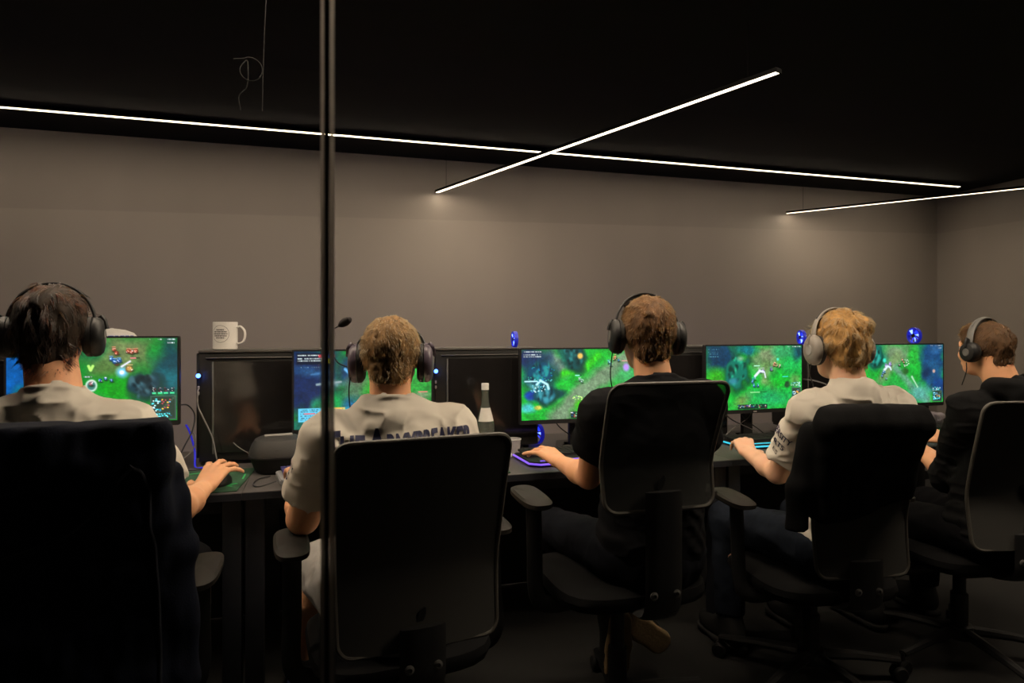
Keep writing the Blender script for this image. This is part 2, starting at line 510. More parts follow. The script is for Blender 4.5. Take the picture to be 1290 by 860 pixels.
# ------------------------------------------------------------------ camera, world, colour
cam = bpy.data.cameras.new('camera')
cam.sensor_width = 36.0
cam.lens = F_PX / 1290 * 36.0
cam.shift_y = -17 / 1290
cam.clip_start = 0.05
cam.dof.use_dof = True
cam.dof.focus_distance = 2.15
cam.dof.aperture_fstop = 5.0
co = bpy.data.objects.new('camera', cam)
COL.objects.link(co)
co.location = (0, 0, EYE)
co.rotation_euler = (PI / 2, 0, -YAW)
SC.camera = co
w = bpy.data.worlds.new('world')
SC.world = w
w.use_nodes = True
w.node_tree.nodes['Background'].inputs['Color'].default_value = (0.5, 0.55, 0.7, 1)
w.node_tree.nodes['Background'].inputs['Strength'].default_value = 0.002
SC.view_settings.view_transform = 'Standard'
SC.view_settings.look = 'None'
SC.view_settings.exposure = 0
SC.view_settings.gamma = 1
SC.view_settings.use_curve_mapping = False
SC.cycles.use_denoising = True
SC.cycles.max_bounces = 10
SC.cycles.transparent_max_bounces = 12
SC.cycles.caustics_reflective = False
SC.cycles.caustics_refractive = False
SC.cycles.sample_clamp_indirect = 4
# ------------------------------------------------------------------ desks
M['violet_glow_helper'] = mat('violet_helper_emission', (.2, .1, .6), .4, emit=(.16, .08, 1.0), estr=20.0, noise=.01)  # emission for the added, hidden emitters behind the desks
def desk(x0, x1, label):
    r = empty('desk', ((x0 + x1) / 2, 2.25, 0))
    tag(r, label, 'desk', 'desks along the row')
    W, D = x1 - x0, .82
    MB().box((0, D / 2, DESK - .0125), (W - .001, D, .025), bevel=.001).build('desktop', M['desk_top'], r)
    MB().box((0, -.0015, DESK - .0135), (W - .001, .003, .023)).build('edge_band', M['desk_metal'], r, smooth=False)
    MB().box((0, D - .02, .352), (W - .02, .016, .69), bevel=.002).build('modesty_panel', M['desk_metal'], r)
    MB().box((0, .10, DESK - .055), (W - .14, .04, .058), bevel=.003).build('apron', M['desk_metal'], r)
    MB().box((0, D + .004, DESK - .012), (W * .55, .006, .012), bevel=.001).build('rear_glow_helper', M['violet_glow_helper'], r)  # added out of sight to throw a violet glow on the back wall
    for sx in (-1, 1):
        for y in (.06, D - .07):
            MB().box((sx * (W / 2 - .035), y, (DESK - .026) / 2), (.058, .058, DESK - .026), bevel=.004).build('leg', M['desk_metal'], r)
    return r
desk(-2.13, -.27, 'dark desk on the left holding the mouse pad of the person nearest the left edge')
desk(-.27, 1.59, 'dark desk in the middle holding the glass bottle and the violet keyboard')
desk(1.59, 3.45, 'dark desk on the right in front of the two farthest screens')

# ------------------------------------------------------------------ screen pictures
class Canvas:
    def __init__(self, base, seed, W=256, H=145):
        self.W, self.H = W, H
        v, u = np.mgrid[0:H, 0:W]
        self.u = (u + .5) / W; self.v = (v + .5) / H
        self.seed = seed
        self.rng = np.random.default_rng(seed)
        self.A = np.ones((H, W, 3)) * np.array(base) / 255.
    def nz(self, f, s=0):
        p = np.stack([self.u.ravel() * f * 1.77, self.v.ravel() * f, np.full(self.u.size, s * 7.3 + self.seed)], 1)
        return vnoise(p, self.seed).reshape(self.u.shape)
    def mixin(self, w, col):
        w = np.clip(w, 0, 1)[..., None]
        self.A = self.A * (1 - w) + np.array(col) / 255. * w
    def ell(self, u, v, ru, rv, col, soft=.35, ang=0, rag=.25, op=1.0):
        du, dv = (self.u - u) * 1.77, self.v - v
        c, s = math.cos(ang), math.sin(ang)
        a, b = (du * c + dv * s) / (ru * 1.77), (-du * s + dv * c) / rv
        d = np.sqrt(a * a + b * b) + rag * self.nz(9, 3)
        self.mixin((1 + soft - d) / (2 * soft) * op, col)
    def stroke(self, pts, w, col, soft=.5, rag=.3, op=1.0):
        best = np.full(self.u.shape, 9.)
        for (u0, v0), (u1, v1) in zip(pts, pts[1:]):
            dx, dy = (u1 - u0) * 1.77, v1 - v0
            t = np.clip(((self.u - u0) * 1.77 * dx + (self.v - v0) * dy) / (dx * dx + dy * dy + 1e-9), 0, 1)
            best = np.minimum(best, np.hypot((self.u - u0) * 1.77 - dx * t, self.v - v0 - dy * t))
        d = best / w + rag * self.nz(10, 5)
        self.mixin((1 + soft - d) / (2 * soft) * op, col)
    def rect(self, u0, v0, u1, v1, col, op=1.0):
        m = (self.u >= u0) & (self.u <= u1) & (self.v >= v0) & (self.v <= v1)
        self.mixin(m * op, col)
    def dots(self, pts, r, col):
        for (u, v) in pts:
            self.ell(u, v, r / 1.77, r, col, soft=.4, rag=.1)
    def specks(self, u0, v0, u1, v1, n, cols, size=1):
        for _ in range(n):
            x = int(self.rng.uniform(u0, u1) * self.W); y = int(self.rng.uniform(v0, v1) * self.H)
            c = np.array(cols[self.rng.integers(len(cols))]) / 255.
            self.A[y:y + size, x:x + size + int(self.rng.integers(0, 2))] = c
    def grain(self, amt=.3):
        g = 1 + amt * (self.nz(14, 1) * .5 + self.nz(32, 2) * .6 + self.nz(70, 4) * .5)
        self.A = np.clip(self.A * g[..., None], 0, 1)
    def units(self, pts, col, r=.022):
        for (u, v) in pts:
            self.ell(u + .004, v + .022, r * .8, r * .6, (16, 50, 26), rag=.1, op=.7)
            self.ell(u, v, r * .55, r * .95, tuple(int(c * .6) for c in col), rag=.7)
            self.ell(u - .003, v - .006, r * .36, r * .6, col, rag=.6)
            self.specks(u - r * .5, v - r * .9, u + r * .5, v + r * .5, 5, [tuple(min(255, c + 110) for c in col), tuple(int(c * .35) for c in col), (235, 235, 235)], 1)
            if r > .019:
                self.rect(u - r * .6, v - r * 1.7, u + r * .5, v - r * 1.45, tuple(min(255, c + 60) for c in col), .8)
    def rock(self, u, v, ru, rv, col, hi, ang):
        self.ell(u + .012, v + .03, ru * 1.12, rv * 1.1, (8, 54, 40), .25, ang, .3, .85)
        self.ell(u, v, ru, rv, col, .12, ang, .3)
        for _ in range(26):
            t, q = self.rng.uniform(-.8, .8), self.rng.uniform(-.75, .7)
            c, s = math.cos(ang), math.sin(ang)
            a, b = q * ru * 1.77, t * rv
            uu, vv = u + (a * c - b * s) / 1.77, v + a * s + b * c
            self.ell(uu, vv, self.rng.uniform(.008, .02), self.rng.uniform(.02, .06), hi if self.rng.random() < .55 else tuple(int(x * .45) for x in col), .5, self.rng.uniform(-.6, .6) + ang, .3, .7)
    def minimap(self, u0, v0, u1, v1):
        self.rect(u0 - .008, v0 - .014, u1 + .008, v1 + .014, (60, 90, 80))
        self.rect(u0, v0, u1, v1, (38, 58, 46))
        for k in range(14):
            t = k / 13
            self.ell(u0 + (u1 - u0) * t, v0 + (v1 - v0) * (1 - t), .008, .012, (80, 100, 80), rag=.2, op=.6)
        du, dv = u1 - u0, v1 - v0
        self.specks(u0, v0 + dv * .1, u0 + du * .35, v1 - .02, 26, [(80, 230, 240), (220, 250, 255), (40, 150, 190)], 2)
        self.specks(u0, v0 + dv * .7, u1 - .02, v1 - .02, 26, [(80, 230, 240), (120, 250, 250), (20, 90, 120)], 2)
        self.specks(u0 + du * .4, v0 + .02, u1 - .02, v0 + dv * .6, 12, [(200, 70, 90), (240, 200, 70), (120, 180, 220)], 2)
    def hud(self, u0, u1, v0=.92):
        self.rect(u0, v0, u1, .99, (14, 24, 34), .8)
        self.specks(u0, v0 + .005, u1 - .01, .975, 40, [(225, 235, 240), (180, 70, 80), (40, 90, 190), (20, 30, 40), (90, 200, 120)], 2)
    def text(self, u0, v, u1, col=(220, 235, 240), dens=.6):
        n = int((u1 - u0) * self.W)
        for k in range(n):
            if self.rng.random() < dens:
                y = int(v * self.H)
                self.A[y:y + 2, int(u0 * self.W) + k] = np.array(col) / 255. * self.rng.uniform(.6, 1)

def pic_one():
    c = Canvas((14, 128, 40), 11)
    c.ell(.66, .17, .22, .2, (104, 122, 74), .6); c.ell(.58, .38, .1, .1, (84, 118, 60), .6)
    c.ell(.45, .12, .12, .13, (16, 96, 50)); c.ell(.88, .15, .05, .12, (24, 165, 40), .5, .5)
    c.ell(.97, .35, .11, .36, (10, 62, 74), .5); c.ell(.93, .5, .09, .12, (16, 92, 104), .4)
    c.ell(.80, .58, .11, .16, (22, 56, 68), .3, -.4); c.ell(.78, .53, .04, .08, (92, 128, 140), .5, -.9)
    c.ell(.45, .75, .14, .1, (50, 122, 96), .5); c.ell(.62, .6, .12, .14, (18, 150, 26), .6)
    c.ell(.03, .3, .15, .5, (0, 82, 156), .4); c.rect(0, .84, .10, 1, (90, 190, 235), .8)
    c.grain(.22)
    c.rock(.79, .57, .09, .13, (22, 56, 68), (60, 100, 112), -.3)
    c.units([(.615, .14), (.63, .18), (.70, .16), (.72, .17), (.745, .16), (.63, .30)], (190, 84, 58))
    c.units([(.60, .25), (.62, .28), (.645, .27)], (40, 110, 200)); c.units([(.535, .50), (.565, .48), (.60, .50)], (30, 110, 190), .018)
    c.ell(.66, .41, .028, .05, (120, 205, 255), .6); c.ell(.66, .41, .012, .02, (255, 255, 255), .5)
    c.units([(.71, .37)], (200, 150, 80), .03); c.stroke([(.66, .34), (.71, .28)], .012, (225, 225, 240))
    c.rect(.71, .235, .745, .25, (225, 120, 130)); c.rect(.745, .235, .77, .25, (20, 50, 30))
    c.stroke([(.465, .33), (.477, .38), (.49, .33)], .014, (190, 255, 120), rag=.1)
    c.ell(.483, .56, .034, .07, (235, 250, 240), .15, rag=.1); c.ell(.483, .56, .026, .052, (60, 120, 110), .2, rag=.1)
    c.units([(.48, .54)], (190, 120, 130), .022); c.text(.44, .45, .50)
    c.text(.83, .02, .85); c.text(.88, .02, .91); c.text(.93, .02, .99); c.text(.94, .06, .985)
    for k in range(4):
        c.ell(.855 + .037 * k, .63, .016, .028, (30, 40, 40), .2, rag=0); c.specks(.845 + .037 * k, .60, .866 + .037 * k, .66, 10, [(230, 240, 240), (130, 60, 80), (40, 90, 130)], 1)
        c.rect(.842 + .037 * k, .655, .868 + .037 * k, .675, (70, 215, 150))
    c.minimap(.84, .71, .985, .97)
    return c
def pic_two():
    c = Canvas((22, 124, 44), 23)
    c.ell(.12, .35, .22, .55, (8, 34, 78), .35); c.ell(.15, .28, .15, .06, (28, 74, 120), .6, .2); c.ell(.28, .42, .06, .05, (110, 140, 150), .6)
    c.ell(.17, .72, .05, .12, (24, 120, 84), .5); c.ell(.28, .66, .05, .14, (16, 140, 70), .5)
    c.ell(.4, .3, .09, .16, (18, 60, 100), .4, .5); c.ell(.46, .42, .1, .09, (92, 118, 90), .5)
    c.ell(.45, .55, .08, .08, (84, 122, 92), .6); c.ell(.62, .6, .12, .25, (30, 160, 36), .5)
    c.ell(.43, .73, .07, .12, (22, 96, 140), .5); c.ell(.92, .35, .1, .3, (48, 160, 62), .5); c.ell(.93, .6, .06, .05, (110, 140, 100), .5)
    c.rect(0, .88, .35, 1, (22, 92, 84), .8)
    c.grain(.3)
    c.stroke([(.12, .3), (.26, .27)], .012, (60, 110, 160)); c.stroke([(.16, .43), (.33, .40)], .014, (140, 160, 165)); c.stroke([(.36, .24), (.41, .33)], .02, (100, 170, 220))
    c.rect(.02, .03, .28, .17, (6, 16, 30), .7)
    for v in (.05, .09, .12): c.text(.03, v, .27, dens=.75)
    c.rect(.17, .05, .22, .08, (220, 70, 80)); c.rect(.23, .05, .25, .09, (70, 110, 220)); c.dots([(.245, .13)], .03, (240, 230, 60)); c.text(.05, .20, .2, (120, 150, 170), .5)
    c.rect(.03, .73, .19, .90, (98, 196, 228)); c.rect(.19, .73, .36, .90, (235, 190, 80))
    for k in range(6): c.text(.05, .745 + .026 * k, .18, (60, 130, 170), .5); c.text(.2, .745 + .026 * k, .35, (220, 70, 40), .5)
    c.rect(.07, .79, .15, .81, (220, 60, 60)); c.rect(.2, .79, .3, .82, (90, 190, 200))
    c.ell(.41, .85, .05, .06, (90, 220, 240), .6, .6, .6); c.ell(.38, .80, .03, .03, (210, 250, 255), .5)
    c.rect(.90, .55, .97, .565, (225, 120, 120)); c.ell(.95, .71, .022, .04, (80, 150, 255), .5); c.ell(.935, .75, .02, .035, (200, 110, 240), .5)
    c.text(.92, .02, .98)
    return c
def pic_three():
    c = Canvas((26, 168, 50), 37)
    c.stroke([(.30, 1.0), (.52, .62), (.72, .38), (1., .1)], .13, (112, 140, 108), .5)
    c.ell(.3, .2, .13, .14, (100, 128, 112), .5, .4); c.stroke([(.36, .34), (.55, .28), (.66, .1)], .05, (52, 190, 34), .6)
    c.ell(.06, .12, .17, .17, (26, 42, 84), .4); c.ell(.15, .4, .13, .26, (18, 66, 96), .4, .3)
    c.ell(.44, .10, .10, .24, (16, 62, 66), .25, -.5); c.ell(.38, .08, .05, .16, (20, 96, 84), .5, -.5); c.ell(.47, .18, .03, .09, (64, 120, 140), .5)
    c.ell(.13, .32, .025, .12, (34, 150, 110), .5); c.ell(.22, .36, .03, .13, (26, 120, 150), .5, -.5)
    c.ell(.19, .63, .12, .15, (16, 78, 92), .3); c.ell(.28, .63, .09, .06, (14, 70, 74), .3); c.ell(.15, .5, .08, .1, (110, 190, 200), .5)
    c.ell(.08, .64, .05, .06, (20, 60, 160), .4); c.ell(.05, .83, .06, .06, (70, 190, 190), .5); c.ell(.14, .82, .03, .03, (200, 190, 80), .4)
    c.stroke([(.5, .8), (.75, .68)], .06, (70, 200, 30), .6); c.ell(.62, .9, .14, .1, (36, 170, 32), .6); c.ell(.8, .9, .1, .08, (36, 120, 130), .5)
    c.ell(.93, .4, .1, .14, (60, 160, 90), .6)
    c.grain(.26)
    c.rock(.44, .09, .075, .2, (14, 74, 76), (44, 130, 130), -.45); c.rock(.17, .35, .10, .17, (14, 70, 100), (36, 150, 150), .2); c.rock(.20, .63, .085, .12, (14, 76, 92), (60, 150, 165), .1)
    c.stroke([(.03, .45), (.16, .45)], .01, (190, 240, 245)); c.stroke([(.13, .5), (.16, .44), (.22, .5), (.23, .56)], .02, (190, 245, 250), rag=.6)
    c.specks(.08, .5, .2, .62, 30, [(210, 245, 250), (110, 200, 220), (60, 150, 170)], 2); c.specks(.05, .25, .28, .45, 30, [(40, 160, 130), (20, 120, 180), (90, 190, 190)], 2)
    c.dots([(.505, .10)], .04, (245, 190, 90)); c.units([(.50, .44), (.52, .47)], (150, 200, 190), .02); c.rect(.46, .37, .50, .385, (150, 240, 220)); c.rect(.50, .37, .52, .385, (20, 50, 60))
    c.units([(.76, .20), (.78, .24), (.85, .17)], (40, 130, 200), .02); c.units([(.82, .12), (.84, .06), (.81, .15), (.93, .04)], (190, 110, 60), .02)
    c.ell(.92, .27, .025, .05, (190, 140, 255), .5); c.rect(.88, .17, .93, .185, (220, 150, 150))
    c.specks(.44, .66, .52, .72, 14, [(220, 250, 150), (130, 240, 90)], 2)
    c.rect(.01, .02, .17, .1, (30, 44, 84), .5)
    for v in (.03, .07, .10): c.text(.02, v, .17, dens=.7)
    c.hud(.42, .9, .90); c.specks(.6, .78, .78, .92, 24, [(160, 220, 230), (60, 150, 180), (220, 240, 240)], 2)
    return c
def pic_four():
    c = Canvas((22, 166, 52), 51)
    c.ell(.62, .2, .16, .2, (118, 138, 98), .6, -.3); c.stroke([(.62, .3), (.6, .55), (.72, .68)], .07, (106, 146, 84), .6); c.ell(.38, .85, .1, .08, (112, 148, 70), .6, -.4)
    c.ell(.14, .16, .2, .26, (12, 54, 84), .4); c.ell(.42, .07, .1, .08, (14, 110, 120), .4); c.ell(.1, .52, .1, .16, (52, 172, 34), .5)
    c.ell(.9, .25, .12, .18, (30, 170, 80), .6); c.ell(.97, .1, .1, .12, (20, 80, 90), .5); c.ell(.8, .1, .1, .1, (50, 150, 90), .5)
    c.ell(.78, .62, .12, .12, (22, 178, 44), .6); c.ell(.66, .82, .2, .12, (26, 158, 90), .7); c.ell(.84, .62, .025, .045, (30, 70, 40), .3); c.ell(.93, .55, .05, .1, (80, 150, 70), .5)
    c.grain(.3)
    c.rock(.31, .40, .115, .25, (12, 112, 92), (40, 180, 134), .42); c.ell(.27, .55, .05, .05, (50, 130, 150), .5, op=.8); c.ell(.35, .2, .04, .04, (130, 180, 140), .5, op=.8)
    c.units([(.55, .40), (.585, .40)], (180, 160, 220), .028); c.stroke([(.50, .48), (.55, .40), (.6, .42), (.61, .5)], .018, (225, 235, 245), rag=.6)
    c.units([(.48, .54), (.50, .52), (.475, .57), (.49, .63), (.53, .63)], (40, 130, 210), .02); c.units([(.67, .38)], (90, 100, 150), .024)
    c.units([(.71, .28), (.73, .32), (.76, .33), (.70, .31)], (190, 110, 70), .02); c.dots([(.74, .22)], .025, (80, 230, 190)); c.rect(.49, .31, .55, .325, (180, 240, 210))
    c.rect(.45, .725, .55, .74, (150, 220, 150)); c.rect(.55, .725, .62, .74, (20, 90, 40)); c.rect(.79, .49, .85, .5, (60, 220, 200))
    for v in (.05, .09, .12, .16): c.text(.02, v, .13, (90, 150, 170), .5)
    c.text(.84, .02, .87); c.text(.9, .02, .99)
    c.specks(.88, .58, .98, .66, 40, [(210, 240, 240), (80, 200, 190), (60, 110, 110)], 2); c.minimap(.9, .69, .985, .96); c.hud(.32, .63, .915)
    return c
def pic_five():
    c = Canvas((30, 164, 52), 67)
    c.ell(.4, .14, .2, .16, (112, 138, 104), .6); c.stroke([(.12, .8), (.3, .45), (.42, .2)], .09, (118, 146, 96), .6); c.stroke([(.4, .4), (.62, .75), (.8, .95)], .07, (96, 150, 120), .6)
    c.ell(.15, .2, .12, .22, (16, 110, 96), .4, -.5); c.ell(.36, .78, .18, .2, (40, 160, 66), .5); c.ell(.45, .92, .14, .12, (60, 110, 92), .6)
    c.ell(.87, .22, .16, .4, (22, 66, 112), .35); c.ell(.85, .5, .14, .25, (28, 78, 118), .4); c.ell(.95, .7, .07, .2, (22, 62, 120), .4); c.ell(.78, .48, .06, .1, (20, 48, 84), .5)
    c.ell(.70, .85, .12, .14, (84, 160, 146), .6); c.ell(.62, .2, .06, .14, (40, 170, 56), .5); c.ell(.52, .45, .04, .06, (40, 90, 40), .4); c.ell(.9, .08, .08, .08, (40, 90, 140), .5)
    c.grain(.25)
    c.rock(.15, .2, .07, .17, (14, 104, 92), (50, 165, 150), .4)
    c.units([(.28, .36), (.33, .33)], (150, 130, 210), .025); c.stroke([(.26, .42), (.3, .36), (.33, .38), (.34, .42)], .018, (215, 235, 245), rag=.6)
    c.units([(.24, .48), (.26, .46), (.28, .57), (.25, .45), (.23, .52)], (40, 120, 210), .018); c.units([(.44, .34)], (130, 70, 110), .024); c.units([(.48, .26), (.5, .30)], (190, 100, 70), .018)
    c.specks(.5, .25, .56, .38, 14, [(230, 230, 230), (180, 220, 190)], 2); c.stroke([(.60, .55), (.67, .72)], .02, (170, 220, 180), rag=.7); c.dots([(.88, .46)], .03, (200, 160, 150)); c.dots([(.26, .26)], .035, (60, 220, 190))
    c.text(.84, .02, .88); c.text(.9, .02, .985); c.text(.93, .06, .98); c.specks(.86, .73, .97, .79, 36, [(220, 245, 245), (90, 210, 200), (40, 100, 120)], 2); c.minimap(.87, .81, .975, .97)
    return c

def screen_mat(strength):
    m = bpy.data.materials.new('lit_screen')
    m.use_nodes = True
    nt = m.node_tree
    b = nt.nodes['Principled BSDF']
    b.inputs['Base Color'].default_value = (.008, .008, .009, 1); b.inputs['Roughness'].default_value = .35
    a = nt.nodes.new('ShaderNodeAttribute'); a.attribute_name = 'picture'
    nt.links.new(a.outputs['Color'], b.inputs['Emission Color'])
    b.inputs['Emission Strength'].default_value = strength
    return m
M['screen'] = screen_mat(1.35)

def screen_mesh(c, w, h):
    W, H = c.W, c.H
    lin = np.where(c.A <= .04045, c.A / 12.92, ((np.clip(c.A, 0, 1) + .055) / 1.055) ** 2.4)
    xs = -w / 2 + w * np.arange(W) / (W - 1)
    zs = h / 2 - h * np.arange(H) / (H - 1)
    V = np.stack([np.tile(xs, H), np.zeros(W * H), np.repeat(zs, W)], 1)
    i = (np.arange(H - 1)[:, None] * W + np.arange(W - 1)[None]).ravel()
    Q = np.stack([i, i + W, i + W + 1, i + 1], 1)
    me = bpy.data.meshes.new('screen')
    me.from_pydata(V.tolist(), [], Q.tolist())
    at_ = me.color_attributes.new('picture', 'FLOAT_COLOR', 'POINT')
    at_.data.foreach_set('color', np.concatenate([lin.reshape(-1, 3), np.ones((W * H, 1))], 1).astype(np.float32).ravel())
    return me

MON_W, MON_H, MON_Y = .560, .335, 2.65
def monitor(x, ztop, pic, label, w=MON_W):
    r = empty('monitor', (x, MON_Y, DESK))
    tag(r, label, 'monitor', 'game monitors')
    zc = ztop - MON_H / 2 - DESK
    MB().prism(rrect(-w / 2, w / 2, zc - MON_H / 2, zc + MON_H / 2, .006), 0, .022, bevel=.002).build('bezel', M['bezel'], r)
    MB().box((0, .040, zc), (w * .62, .036, MON_H * .6), bevel=.012).build('back_housing', M['black_plastic'], r)
    s = link('screen', screen_mesh(pic, w - .016, MON_H - .026), M['screen'], r, (0, -.0008, zc + .006), smooth=False)
    MB().box((0, -.001, zc - MON_H / 2 + .008), (.018, .002, .006), bevel=.0008).build('badge', M['mid_grey'], r)
    MB().box((0, .066, (zc + .02) / 2 + .008), (.055, .026, zc + .02), bevel=.006).build('stand_neck', M['black_plastic'], r)
    MB().prism([(-.13, -.09), (-.11, -.10), (-.03, .06), (.03, .06), (.11, -.10), (.13, -.09), (.05, .12), (-.05, .12)], 0, .012, bevel=.003,
               mtx=Matrix(((1, 0, 0, 0), (0, 0, 1, .05), (0, 1, 0, .0), (0, 0, 0, 1)))).build('stand_base', M['black_plastic'], r)
    return r
monitor(-.815, 1.250, pic_one(), 'monitor at the left end showing a minimap in its corner, beside the white mug tower')
monitor(.145, 1.194, pic_two(), 'monitor with a cyan and yellow score table, in front of the lettered shirt back')
monitor(1.084, 1.192, pic_three(), 'monitor above the violet keyboard, in front of the person in black t-shirt')
monitor(2.004, 1.200, pic_four(), 'monitor with a green crystal rock on screen, in front of the blond person')
monitor(2.925, 1.198, pic_five(), 'monitor farthest to the right, in front of the person in black hoodie', .55)

# ------------------------------------------------------------------ computer towers
def tower(x0, x1, label, led=True, y=2.725, d=.21, h=.452):
    r = empty('computer_tower', ((x0 + x1) / 2, y, DESK))
    tag(r, label, 'computer', 'computer towers on the desks')
    W = x1 - x0
    MB().box((0, d / 2, h / 2 + .006), (W, d - .008, h - .02), bevel=.004).build('chassis', M['case_black'], r)
    MB().box((0, d / 2, h - .004), (W + .004, d, .009), bevel=.002).build('top_panel', M['case_top'], r)
    MB().prism(rrect(-W / 2 + .055, W / 2 - .012, .05, h - .045, .004), -.002, .003, bevel=.0008).build('side_window', M['case_glass'], r)
    MB().box((-W / 2 + .051, 0, h / 2), (.006, .006, h - .09), bevel=.001).build('window_rail', M['grey_plastic'], r)
    MB().box((0, 0.001, h - .030), (W - .05, .004, .003)).build('trim_line', M['grey_plastic'], r)
    MB().box((-W / 2 - .004, d / 2, h / 2 + .01), (.012, d - .016, h - .04), bevel=.004).build('front_panel', M['black_plastic'], r)
    for sx in (-1, 1):
        for yy in (.03, d - .03):
            MB().lathe([(.0, 0), (.013, 0), (.014, .008), (.0, .008)], 12, (sx * (W / 2 - .05), yy, 0)).build('foot', M['black_matte'], r)
    if led:
        # round power button with a blue light behind it, and the front ports
        MB().lathe([(0, -.006), (.010, -.006), (.010, .002), (.0085, .004), (0, .004)], 16, (-W / 2 - .0, -.004, h - .098), (PI / 2, 0, 0)).build('power_button', M['black_plastic'], r)
        MB().lathe([(0, .0045), (.0085, .0045), (.0075, .010), (0, .0125)], 16, (-W / 2 - .0, -.004, h - .098), (PI / 2, 0, 0)).build('power_light', M['blue_led_hot'], r)
        for k in range(2):
            MB().box((-W / 2 + .000, -.003, h - .145 - .022 * k), (.007, .006, .013), bevel=.001).build('usb_port', M['mid_grey'], r)
    return r
tower(-1.24, -.76, 'computer tower behind the leftmost monitor with the white cap on top', led=False)
tower(-.483, -.005, 'black computer tower with the white mug on top and a bright blue power light')
tower(.448, .915, 'black computer tower behind the glass bottle')
tower(1.41, 1.905, 'black computer tower seen to the right of the head of the black t-shirt person', led=False)
tower(2.33, 2.80, 'black computer tower with a blue fan on its front beside the blond person', led=False)
tower(2.86, 3.19, 'computer tower behind the rightmost monitor carrying a glowing blue fan', led=False)

M['blue_spark'] = mat('bright_blue_led', (.1, .15, .6), .4, emit=(.12, .2, 1.0), estr=5.0, noise=.01)
def fan(p, rz, R, label):
    r = empty('cooling_fan', p, rz)
    tag(r, label, 'fan', 'blue lit computer fans')
    rot = (0, PI / 2, 0)
    fr = [(R * .86, -.008), (R, -.009), (R, .009), (R * .86, .008)]
    MB().lathe(fr, 28, (0, 0, R), rot, closed=True).build('frame', M['blue_glow'], r)
    MB().lathe([(0, -.009), (R * .26, -.009), (R * .28, -.006), (R * .28, .009), (0, .009)], 16, (0, 0, R), rot).build('hub', M['black_plastic'], r)
    for k in range(9):
        a = 2 * PI * k / 9
        b = MB()
        q = [Vector((-.006, math.cos(a) * R * .27, math.sin(a) * R * .27)), Vector((.004, math.cos(a + .28) * R * .27, math.sin(a + .28) * R * .27)),
             Vector((.007, math.cos(a + .50) * R * .84, math.sin(a + .50) * R * .84)), Vector((-.007, math.cos(a + .10) * R * .84, math.sin(a + .10) * R * .84))]
        t = Vector((.0015, 0, 0))
        v0 = [b.bm.verts.new(x + Vector((0, 0, R)) - t) for x in q]; v1 = [b.bm.verts.new(x + Vector((0, 0, R)) + t) for x in q]
        b.bm.faces.new(v0[::-1]); b.bm.faces.new(v1)
        for i in range(4): b.bm.faces.new((v0[i], v0[(i + 1) % 4], v1[(i + 1) % 4], v1[i]))
        b.build('blade', M['blue_spark'] if k in (1, 4, 6) else (M['blue_led'] if k % 2 else M['blue_glow']), r, smooth=False)
    return r
fan((.825, 2.80, 1.1925), -.05, .036, 'blue fan on the tower behind the glass bottle')
fan((2.405, 2.80, 1.1925), -.25, .038, 'upper blue fan left of the blond head, standing on the tower')
fan((2.305, 2.80, 1.062), -.25, .043, 'lower blue fan left of the blond head, on the tower front')
fan((3.165, 2.80, 1.1925), -.1, .045, 'blue fan above the rightmost monitor near the room corner')
fan((.93, 2.80, .742), .35, .050, 'blue fan under the monitor of the black t-shirt person')
# ------------------------------------------------------------------ things on the desks
def keyboard(c, rz, w, d, label, led, plate='black_plastic', keys='key_cap', group='keyboards', lit_back=False):
    r = empty('keyboard', (c[0], c[1], DESK), rz)
    tag(r, label, 'keyboard', group)
    out = [(-w / 2, -d / 2 + .03), (-w / 2 + .035, -d / 2), (w / 2 - .035, -d / 2), (w / 2, -d / 2 + .03), (w / 2, d / 2 - .01), (w / 2 - .012, d / 2), (-w / 2 + .012, d / 2), (-w / 2, d / 2 - .01)]
    fl = Matrix(((1, 0, 0, 0), (0, 0, 1, 0), (0, 1, 0, 0), (0, 0, 0, 1)))
    MB().prism(out, .002, .020, bevel=.003, mtx=fl).build('case', M[plate], r)
    k = MB()
    rows, cols = 6, 20
    kw = (w - .03) / cols; kd = min(.019, (d - .02) / rows)
    y0 = d / 2 - .012 - kd * rows
    for j in range(rows):
        i = 0
        while i < cols:
            n = 5 if (j == 0 and i == 4) else 1
            z = .026 + .0012 * j
            k.box((-w / 2 + .015 + kw * (i + n / 2), y0 + kd * (j + .5), z), (kw * n - .003, kd - .003, .009))
            i += n
    k.build('keys', M[keys], r, smooth=False)
    if led:
        pts = [(x * 1.006, y * 1.012, .012) for x, y in out]
        MB().tube([pts[7], pts[0], pts[1], pts[2], pts[3], pts[4]], .0042, n=6).build('light_strip', M[led], r)
        MB().box((0, -d / 2 + .022, .0215), (w - .085, .007, .003)).build('light_bar', M[led], r)
    return r
keyboard((.985, 2.450), .05, .47, .225, 'violet lit keyboard under the left hand of the person in black t-shirt', 'purple_led')
keyboard((.045, 2.41), .17, .43, .19, 'grey keyboard with violet keys beside the round black case', None, 'key_grey', 'key_violet')
keyboard((1.99, 2.515), .02, .44, .20, 'black keyboard with teal light along its front, in front of the blond person', 'teal_led')
keyboard((2.965, 2.56), .0, .42, .17, 'black keyboard with green light in front of the person in black hoodie', 'green_led')

